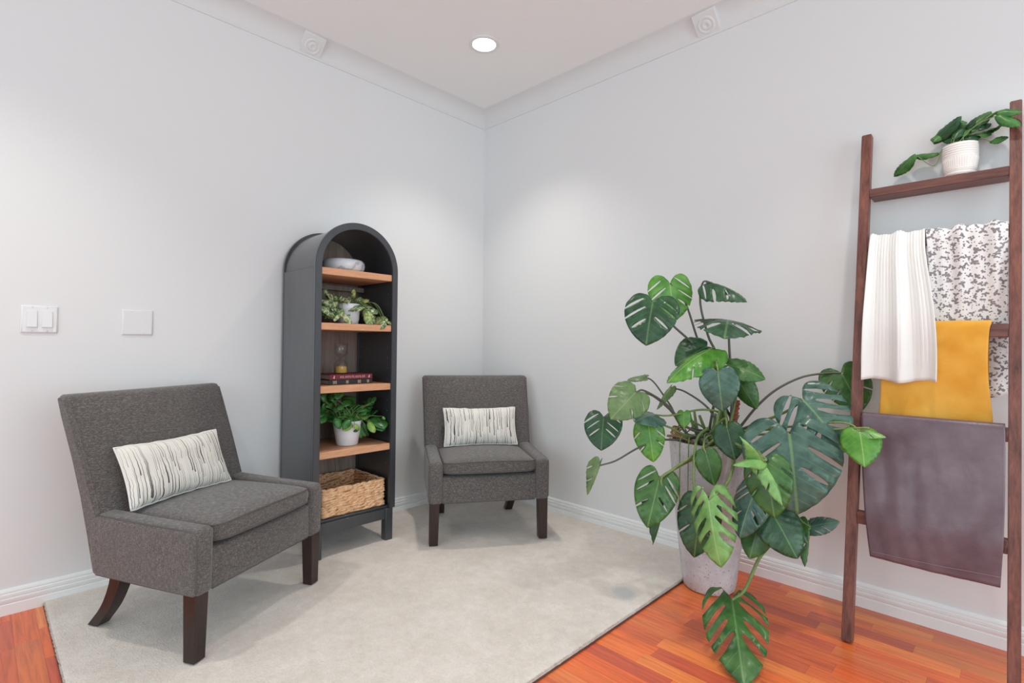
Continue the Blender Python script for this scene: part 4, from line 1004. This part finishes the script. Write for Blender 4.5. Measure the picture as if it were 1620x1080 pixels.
drape('mustard_throw', 'plain mustard yellow throw folded over the middle rung', [(yr3-.007, .70), (yr3-.008, .83), (yr3-.009, 1.0), (yr3-.008, 1.13), (yr3-.002, 1.168), (yr3+.016, 1.177), (yr3+.034, 1.165), (yr3+.038, 1.10), (yr3+.038, .95)],
      [2.452, 2.458, 2.464, 2.452, 2.450, 2.450, 2.452, 2.455, 2.455], [2.779, 2.777, 2.764, 2.766, 2.772, 2.772, 2.770, 2.765, 2.765], M['mustard'],
      lambda u, d, z, f: .0025*nz(u*5, d*6, 1)+.003*math.sin(u*7+2*d)*(z < 1.1), .0035)
lea = drape('leather_hide', 'plum brown leather hide hanging over the lower rungs', [(-.312, .318), (-.314, .40), (-.311, .48), (-.285, .64), (yr4-.013, .78), (yr4-.004, .824), (yr4+.016, .832), (yr4+.033, .818), (yr4+.036, .74), (yr4+.036, .55)],
      [2.450, 2.440, 2.432, 2.420, 2.413, 2.412, 2.412, 2.413, 2.414, 2.414], [2.798, 2.802, 2.806, 2.808, 2.808, 2.807, 2.807, 2.807, 2.806, 2.806], M['leather'],
      lambda u, d, z, f: (.007*nz(u*3.2, d*4, 2)+.004*nz(u*9, d*9, 5))*(z < .76)*(f < .5)+.010*(1-(2*u-1)**2)*max(0, (.78-z)/.5)*(f < .5), .0035, 'hide')
lm = lea.data
tube('hem_stitch', [(2.452+.346*k/30, -.3185-.010*(1-(2*k/30-1)**2)*.9-.007*nz(k/30*3.2, .03*4, 2), .338+.0005*k) for k in range(31)], .0009, M['seam'], lea, 5)

# ------------------------------------------------------------------ small plants
def stem_to(t, pts, r=.0016, mat=None): tube('stem', catmull(pts, 6), r, mat or M['stalk'], t, 6)
def ladder_plant():
    c = Vector((2.681, -.058, 1.7185)); rad = .052; h = .118
    t = thing('potted_pothos', 'trailing green pothos in a white ribbed pot on top of the ladder', 'potted plant', c)
    prof = [(.0001, .001), (.042, .001), (.046, .006)]
    for i in range(40):
        z = .008+(h-.012)*i/39; f = i/39
        r = .046+.0065*min(1, f*2.2)-.001*max(0, f-.8)*5
        if f > .62: r += .0012*math.sin((f-.62)*2*PI/.0775)
        if f < .16: r += .0010*math.sin(f*2*PI/.06)
        prof.append((r, z))
    prof += [(.0515, h-.001), (.049, h), (.0475, h-.004), (.046, h-.02)]
    lathe('pot', prof, M['ceramic'], t, 180, lambda r, z, a, i: r-(.0016*(1 if (a/(2*PI)*45) % 1 > .62 else 0) if .028 < z < .066 else 0), ang=30)
    lathe('soil', [(.0465, h-.014), (.0001, h-.008)], M['soil'], t, 24)
    random.seed(21)
    for k, (b, tp, n) in enumerate(LADDER_LEAVES+LADDER_LEAVES[6:12]+LADDER_LEAVES[15:19]):
        b, tp = Vector(b), Vector(tp)
        if k >= len(LADDER_LEAVES): jt = Vector((random.uniform(-.03, .02), random.uniform(-.02, .02), random.uniform(-.006, .02))); b += jt; tp += jt+Vector((random.uniform(-.02, .02), 0, random.uniform(-.01, .015)))
        for q in (b, tp): q.y = min(q.y, -.012)
        wd = .5 if (tp-b).length > .055 else .62; tp = b+(tp-b)*1.08
        leaf_object('leaf', t, b-c, tp-c, Vector(n), wd, random.uniform(.35, .7), .3, 'oval', 3+k % 4, M['pothos_dark'] if k in (7, 8, 9, 11, 15, 16, 0, 20, 22, 24, 26) else M['pothos'], .16, .0008)
        root = Vector((random.uniform(-.03, .03), random.uniform(-.03, .03), h-.012)); mid = (root+(b-c))/2+Vector((0, 0, .02))
        if b.x < 2.60: mid = Vector((-.062, -.01, h-.03)); stem_to(t, [root, Vector((-.045, -.005, h+.004)), Vector((-.075, -.006, h-.06)), b-c])
        else: stem_to(t, [root, mid, b-c])
ladder_plant()

def shelf_plants():
    # shelf two: variegated trailing plant in a small white ribbed pot
    c = Vector((.285, -1.228, 1.1765)); h = .108
    t = thing('variegated_ivy', 'cream and green trailing plant in a small white ribbed pot on the second shelf', 'potted plant', c)
    prof = [(.0001, .001), (.046, .001), (.051, .006), (.056, .03), (.0575, .055), (.0575, .078), (.060, .080), (.0605, .090), (.060, h), (.056, h), (.055, h-.02)]
    dense = []
    for (a, b) in zip(prof, prof[1:]):
        for k in range(3): f = k/3; dense.append((a[0]+(b[0]-a[0])*f, a[1]+(b[1]-a[1])*f))
    dense.append(prof[-1])
    lathe('pot', dense, M['white_pot'], t, 144, lambda r, z, a, i: r-(.0014*(1 if (a/(2*PI)*36) % 1 > .6 else 0) if .012 < z < .074 else 0), ang=35)
    lathe('soil', [(.0555, h-.018), (.0001, h-.012)], M['soil'], t, 24)
    random.seed(31)
    for k, (b, tp, n) in enumerate(TRAILING_LEAVES+TRAILING_LEAVES[:26]):
        b, tp = Vector(b), Vector(tp)
        if k >= len(TRAILING_LEAVES): jt = Vector((random.uniform(-.05, .03), random.uniform(-.018, .018), random.uniform(-.006, .02))); b += jt; tp += jt+Vector((0, random.uniform(-.012, .012), random.uniform(-.01, .014)))
        b.x += .02 if b.z < 1.25 else 0; tp.x += .045 if tp.z < 1.25 else .0
        if tp.z < 1.19: tp.x = max(tp.x, .40); b.x = max(b.x, .385); b.z = max(b.z, 1.184); 
        b.y = max(b.y, -1.43); tp.y = max(tp.y, -1.432)
        tp = b+(tp-b)*1.15; leaf_object('leaf', t, b-c, tp-c, n, .62, random.uniform(.4, .9), .3, 'oval', 3+k % 4, M['varieg_pale'] if (k*7) % 5 < 2 and b.y > -1.27 else M['varieg'], .18, .0007)
        root = Vector((random.uniform(-.03, .03), random.uniform(-.03, .03), h-.014)); e = b-c
        if e.z < h-.02: stem_to(t, [root, Vector((e.x*.5, e.y*.75, h+.012)), e], .0012)
        else: stem_to(t, [root, (root+e)/2+Vector((0, 0, .012)), e], .0012)
    # shelf four: leafy plant in a smooth white pot
    c = Vector((.285, -1.225, .5405)); h = .128
    t = thing('leafy_houseplant', 'bushy green plant in a smooth white tapered pot on the fourth shelf', 'potted plant', c)
    lathe('pot', [(.0001, .001), (.052, .001), (.055, .004), (.0755, h-.003), (.075, h), (.072, h), (.070, h-.02)], M['white_pot'], t, 64)
    lathe('soil', [(.0705, h-.018), (.0001, h-.01)], M['soil'], t, 24)
    for k, (b, tp, n) in enumerate(LEAFY_LEAVES+LEAFY_LEAVES[:31]+LEAFY_LEAVES[:15]):
        b, tp = Vector(b), Vector(tp)
        if k >= len(LEAFY_LEAVES): jt = Vector((random.uniform(-.05, .03), random.uniform(-.02, .02), random.uniform(-.004, .022))); b += jt; tp += jt+Vector((0, random.uniform(-.012, .012), random.uniform(-.008, .012)))
        if tp.z < .665: b.x += .05; tp.x += .075
        b.y = min(max(b.y, -1.43), -1.045); tp.y = min(max(tp.y, -1.432), -1.04)
        tp = b+(tp-b)*1.22; leaf_object('leaf', t, b-c, tp-c, n, .72, random.uniform(.4, .9), .25, 'oval', 3+k % 4, M['leafy_pale'] if k in (15, 16, 17, 19, 20, 21, 27, 31, 25) else M['leafy'], .18, .0007)
        root = Vector((random.uniform(-.04, .04), random.uniform(-.04, .04), h-.012)); e = b-c
        stem_to(t, [root, (root+e)/2+Vector((0, 0, .018)), e], .0013)
shelf_plants()

# ------------------------------------------------------------------ things on the shelves
def shelf_things():
    # marble dish
    c = (.255, -1.243, 1.4485)
    t = thing('marble_dish', 'low round white marble dish with grey veins on the top shelf', 'dish', c)
    lathe('dish_body', [(.0001, .001), (.080, .001), (.095, .006), (.106, .020), (.110, .040), (.107, .056), (.099, .066), (.088, .069), (.080, .064), (.070, .05), (.0001, .044)], M['marble'], t, 64)
    # two books lying flat
    def book(name, label, x0, x1, y0, y1, z0, z1, cover, marks):
        t = thing(name, label, 'book', ((x0+x1)/2, (y0+y1)/2, z0), 0, 'books lying on the third shelf')
        hx, hy, h = (x1-x0)/2, (y1-y0)/2, z1-z0
        for za in (0, h-.0025): box('cover_board', -hx, hx, -hy, hy, za, za+.0025, cover, t, .0008, 1)
        box('spine', hx-.0035, hx, -hy, hy, .0026, h-.0026, cover, t, 0)
        box('page_block', -hx+.004, hx-.0036, -hy+.004, hy-.004, .0026, h-.0026, M['page'], t, 0)
        marks(t, hx+.0003, hy, h)
    def red_marks(t, x, hy, h):
        # a row of small pale letters with an emblem at each end
        rnd = random.Random(4); parts = []
        def bar(y0, y1, z0, z1):
            parts.append(([(x, y0, z0), (x, y1, z0), (x, y1, z1), (x, y0, z1), (x-.001, y0, z0), (x-.001, y1, z0), (x-.001, y1, z1), (x-.001, y0, z1)], [(0,1,2,3),(4,7,6,5),(0,4,5,1),(1,5,6,2),(2,6,7,3),(3,7,4,0)]))
        y = -hy*.52
        while y < hy*.62:
            wl = rnd.choice((.006, .008, .009)); z0, z1 = h*.30, h*.72
            k = rnd.randint(0, 3)
            bar(y, y+.0016, z0, z1)
            if k != 1: bar(y+wl-.003, y+wl-.0016, z0, z1 if k else h*.55)
            if k in (0, 2): bar(y, y+wl-.002, z1-.0018, z1)
            if k in (1, 3): bar(y, y+wl-.002, z0, z0+.0016)
            y += wl+.0025
        V, F = merge_data(parts); from_data('spine_lettering', V, F, M['pinkprint'], t)
        parts.clear()
        for yc in (-hy*.80, hy*.84):
            bar(yc-.005, yc+.004, h*.25, h*.5); bar(yc-.001, yc+.004, h*.45, h*.78)
        V, F = merge_data(parts); from_data('spine_emblem', V, F, M['pinkprint'], t)
    def black_marks(t, x, hy, h):
        for yc, wd in ((-hy*.74, .020), (-hy*.18, .013), (hy*.38, .016), (hy*.80, .012)):
            parts = []
            def bar(y0, y1, z0, z1): parts.append(([(x, y0, z0), (x, y1, z0), (x, y1, z1), (x, y0, z1), (x-.001, y0, z0), (x-.001, y1, z0), (x-.001, y1, z1), (x-.001, y0, z1)], [(0,1,2,3),(4,7,6,5),(0,4,5,1),(1,5,6,2),(2,6,7,3),(3,7,4,0)]))
            a, b = yc-wd/2, yc+wd/2
            bar(a, a+.002, h*.12, h*.88); bar(b-.002, b, h*.12, h*.88); bar(a+.003, b-.003, h*.70, h*.80); bar(a+.003, b-.003, h*.2, h*.3); bar(yc-.002, yc+.002, h*.2, h*.8); bar(a+.003, b-.004, h*.46, h*.54)
            V, F = merge_data(parts); from_data('spine_emblem', V, F, M['gold'], t)
    book('black_book', 'black hardback with gilt spine emblems, lower of the two stacked books', .15, .335, -1.356, -1.110, .8635, .8875, M['book_black'], black_marks)
    book('maroon_book', 'maroon hardback with pale spine lettering, upper of the two stacked books', .155, .333, -1.352, -1.108, .888, .915, M['book_red'], red_marks)
    # hourglass
    c = (.245, -1.246, .9155)
    t = thing('hourglass', 'clear glass hourglass with yellow sand standing on the maroon book', 'hourglass', c)
    H_ = .160; r = .036
    prof = [(.0001, .0), (r-.002, .0), (r, .002), (r, .052), (.030, .060), (.012, .074), (.0045, .080), (.012, .086), (.030, .100), (r, .108), (r, H_-.002), (r-.002, H_), (.0001, H_)]
    lathe('glass_body', prof, M['glass'], t, 40)
    lathe('sand', [(.0001, .0045), (r-.0045, .0045), (r-.0045, .036), (.018, .040), (.0001, .043)], M['sand'], t, 32)
shelf_things()

def make_basket():
    x0, x1, y0, y1, z0, z1 = .060, .376, -1.402, -1.050, .2025, .350
    t = thing('seagrass_basket', 'open rectangular woven seagrass basket at the bottom of the bookcase', 'basket', ((x0+x1)/2, (y0+y1)/2, z0))
    cx, cy = (x0+x1)/2, (y0+y1)/2; hx, hy, h = (x1-x0)/2-.006, (y1-y0)/2-.006, z1-z0
    # inner lining walls and floor
    for nm, a in (('wall_core', (hx-.005, hx-.001, -hy, hy)), ('wall_core', (-hx+.001, -hx+.005, -hy, hy)), ('wall_core', (-hx, hx, hy-.005, hy-.001)), ('wall_core', (-hx, hx, -hy+.001, -hy+.005))):
        box(nm, *a, .004, h-.006, M['woven_core'], t, 0)
    box('basket_floor', -hx, hx, -hy, hy, .001, .006, M['woven_core'], t, 0)
    # braided strands row by row round all four sides
    rnd = random.Random(6); rows = 10
    per = []; r_c = .012; N = 150
    def perim(s):
        s %= 1.0; P = 4*(hx+hy); d = s*P
        segs = ((2*hx, lambda q: (-hx+q, -hy)), (2*hy, lambda q: (hx, -hy+q)), (2*hx, lambda q: (hx-q, hy)), (2*hy, lambda q: (-hx, hy-q)))
        for Ls, fn in segs:
            if d <= Ls: return fn(d)
            d -= Ls
        return (-hx, -hy)
    for k in range(rows):
        z = .011+(h-.022)*k/(rows-1); parts = []
        for st in range(2):
            ph = st*PI+rnd.uniform(0, 2); pts = []
            for i in range(N):
                s = i/N; x, y = perim(s); a = 2*PI*s*11+ph+1.2*math.sin(s*40+k)
                nx_, ny_ = (x/hx if abs(abs(x)-hx) < 1e-6 else 0), (y/hy if abs(abs(y)-hy) < 1e-6 else 0)
                o_ = .0036*math.cos(a)+.001*rnd.uniform(-1, 1)
                pts.append((x+nx_*o_, y+ny_*o_, z+.0044*math.sin(a)+.0012*rnd.uniform(-1, 1)))
            parts.append(tube_data(pts, .0064, 7, True))
        V, F = merge_data(parts); from_data('woven_row', V, F, M['woven'], t, smooth=True)
make_basket()

# ------------------------------------------------------------------ wall plates
def plates():
    t = thing('light_switch', 'white double rocker light switch on the left wall', 'light switch', (.0, -2.428, 1.158))
    def bev_plate(name, hw_, hh, par):
        V = [(0, -hw_, -hh), (0, hw_, -hh), (0, hw_, hh), (0, -hw_, hh), (.006, -hw_+.005, -hh+.005), (.006, hw_-.005, -hh+.005), (.006, hw_-.005, hh-.005), (.006, -hw_+.005, hh-.005)]
        V = [(.0005 if i < 4 else .0075, y, z) for i, (x, y, z) in enumerate(V)]
        o = from_data(name, V, [(3,2,1,0),(4,5,6,7),(0,1,5,4),(1,2,6,5),(2,3,7,6),(3,0,4,7)], M['plastic'], par)
        bm = bmesh.new(); bm.from_mesh(o.data); bmesh.ops.recalc_face_normals(bm, faces=bm.faces[:]); bmesh.ops.bevel(bm, geom=bm.edges[:], offset=.0015, segments=2, affect='EDGES'); bm.to_mesh(o.data); bm.free(); smooth_by_angle(o); return o
    bev_plate('faceplate', .0575, .0565, t)
    for yc in (-.023, .023):
        fr = box('rocker_frame', .0076, .0090, yc-.0175, yc+.0175, -.0345, .0345, M['plastic'], t, .0005, 1)
        bm = bmesh.new()
        vs = [bm.verts.new(p) for p in ((.0091, yc-.0155, -.032), (.0091, yc+.0155, -.032), (.0091, yc+.0155, .032), (.0091, yc-.0155, .032), (.0155, yc-.0155, -.032), (.0155, yc+.0155, -.032), (.0105, yc+.0155, .032), (.0105, yc-.0155, .032))]
        for q in ((3,2,1,0),(4,5,6,7),(0,1,5,4),(1,2,6,5),(2,3,7,6),(3,0,4,7)): bm.faces.new([vs[i] for i in q])
        bmesh.ops.recalc_face_normals(bm, faces=bm.faces[:]); bmesh.ops.bevel(bm, geom=bm.edges[:], offset=.0008, segments=1, affect='EDGES')
        from_bm('rocker', bm, M['plastic'], fr)
        for zc in (-.0475, .0475): tube('screw', [(.0072, yc, zc), (.0082, yc, zc)], .0026, M['plastic'], t, 10)
    t = thing('blank_wall_plate', 'plain blank pale grey wall plate right of the light switch', 'wall plate', (0, -2.101, 1.158))
    bev_plate('faceplate', .0585, .0575, t).data.materials[0] = M['wall']
    for yc, zc in ((-.023, .047), (.023, -.047)): tube('screw', [(.0072, yc, zc), (.0080, yc, zc)], .0026, M['wall'], t, 10)
plates()
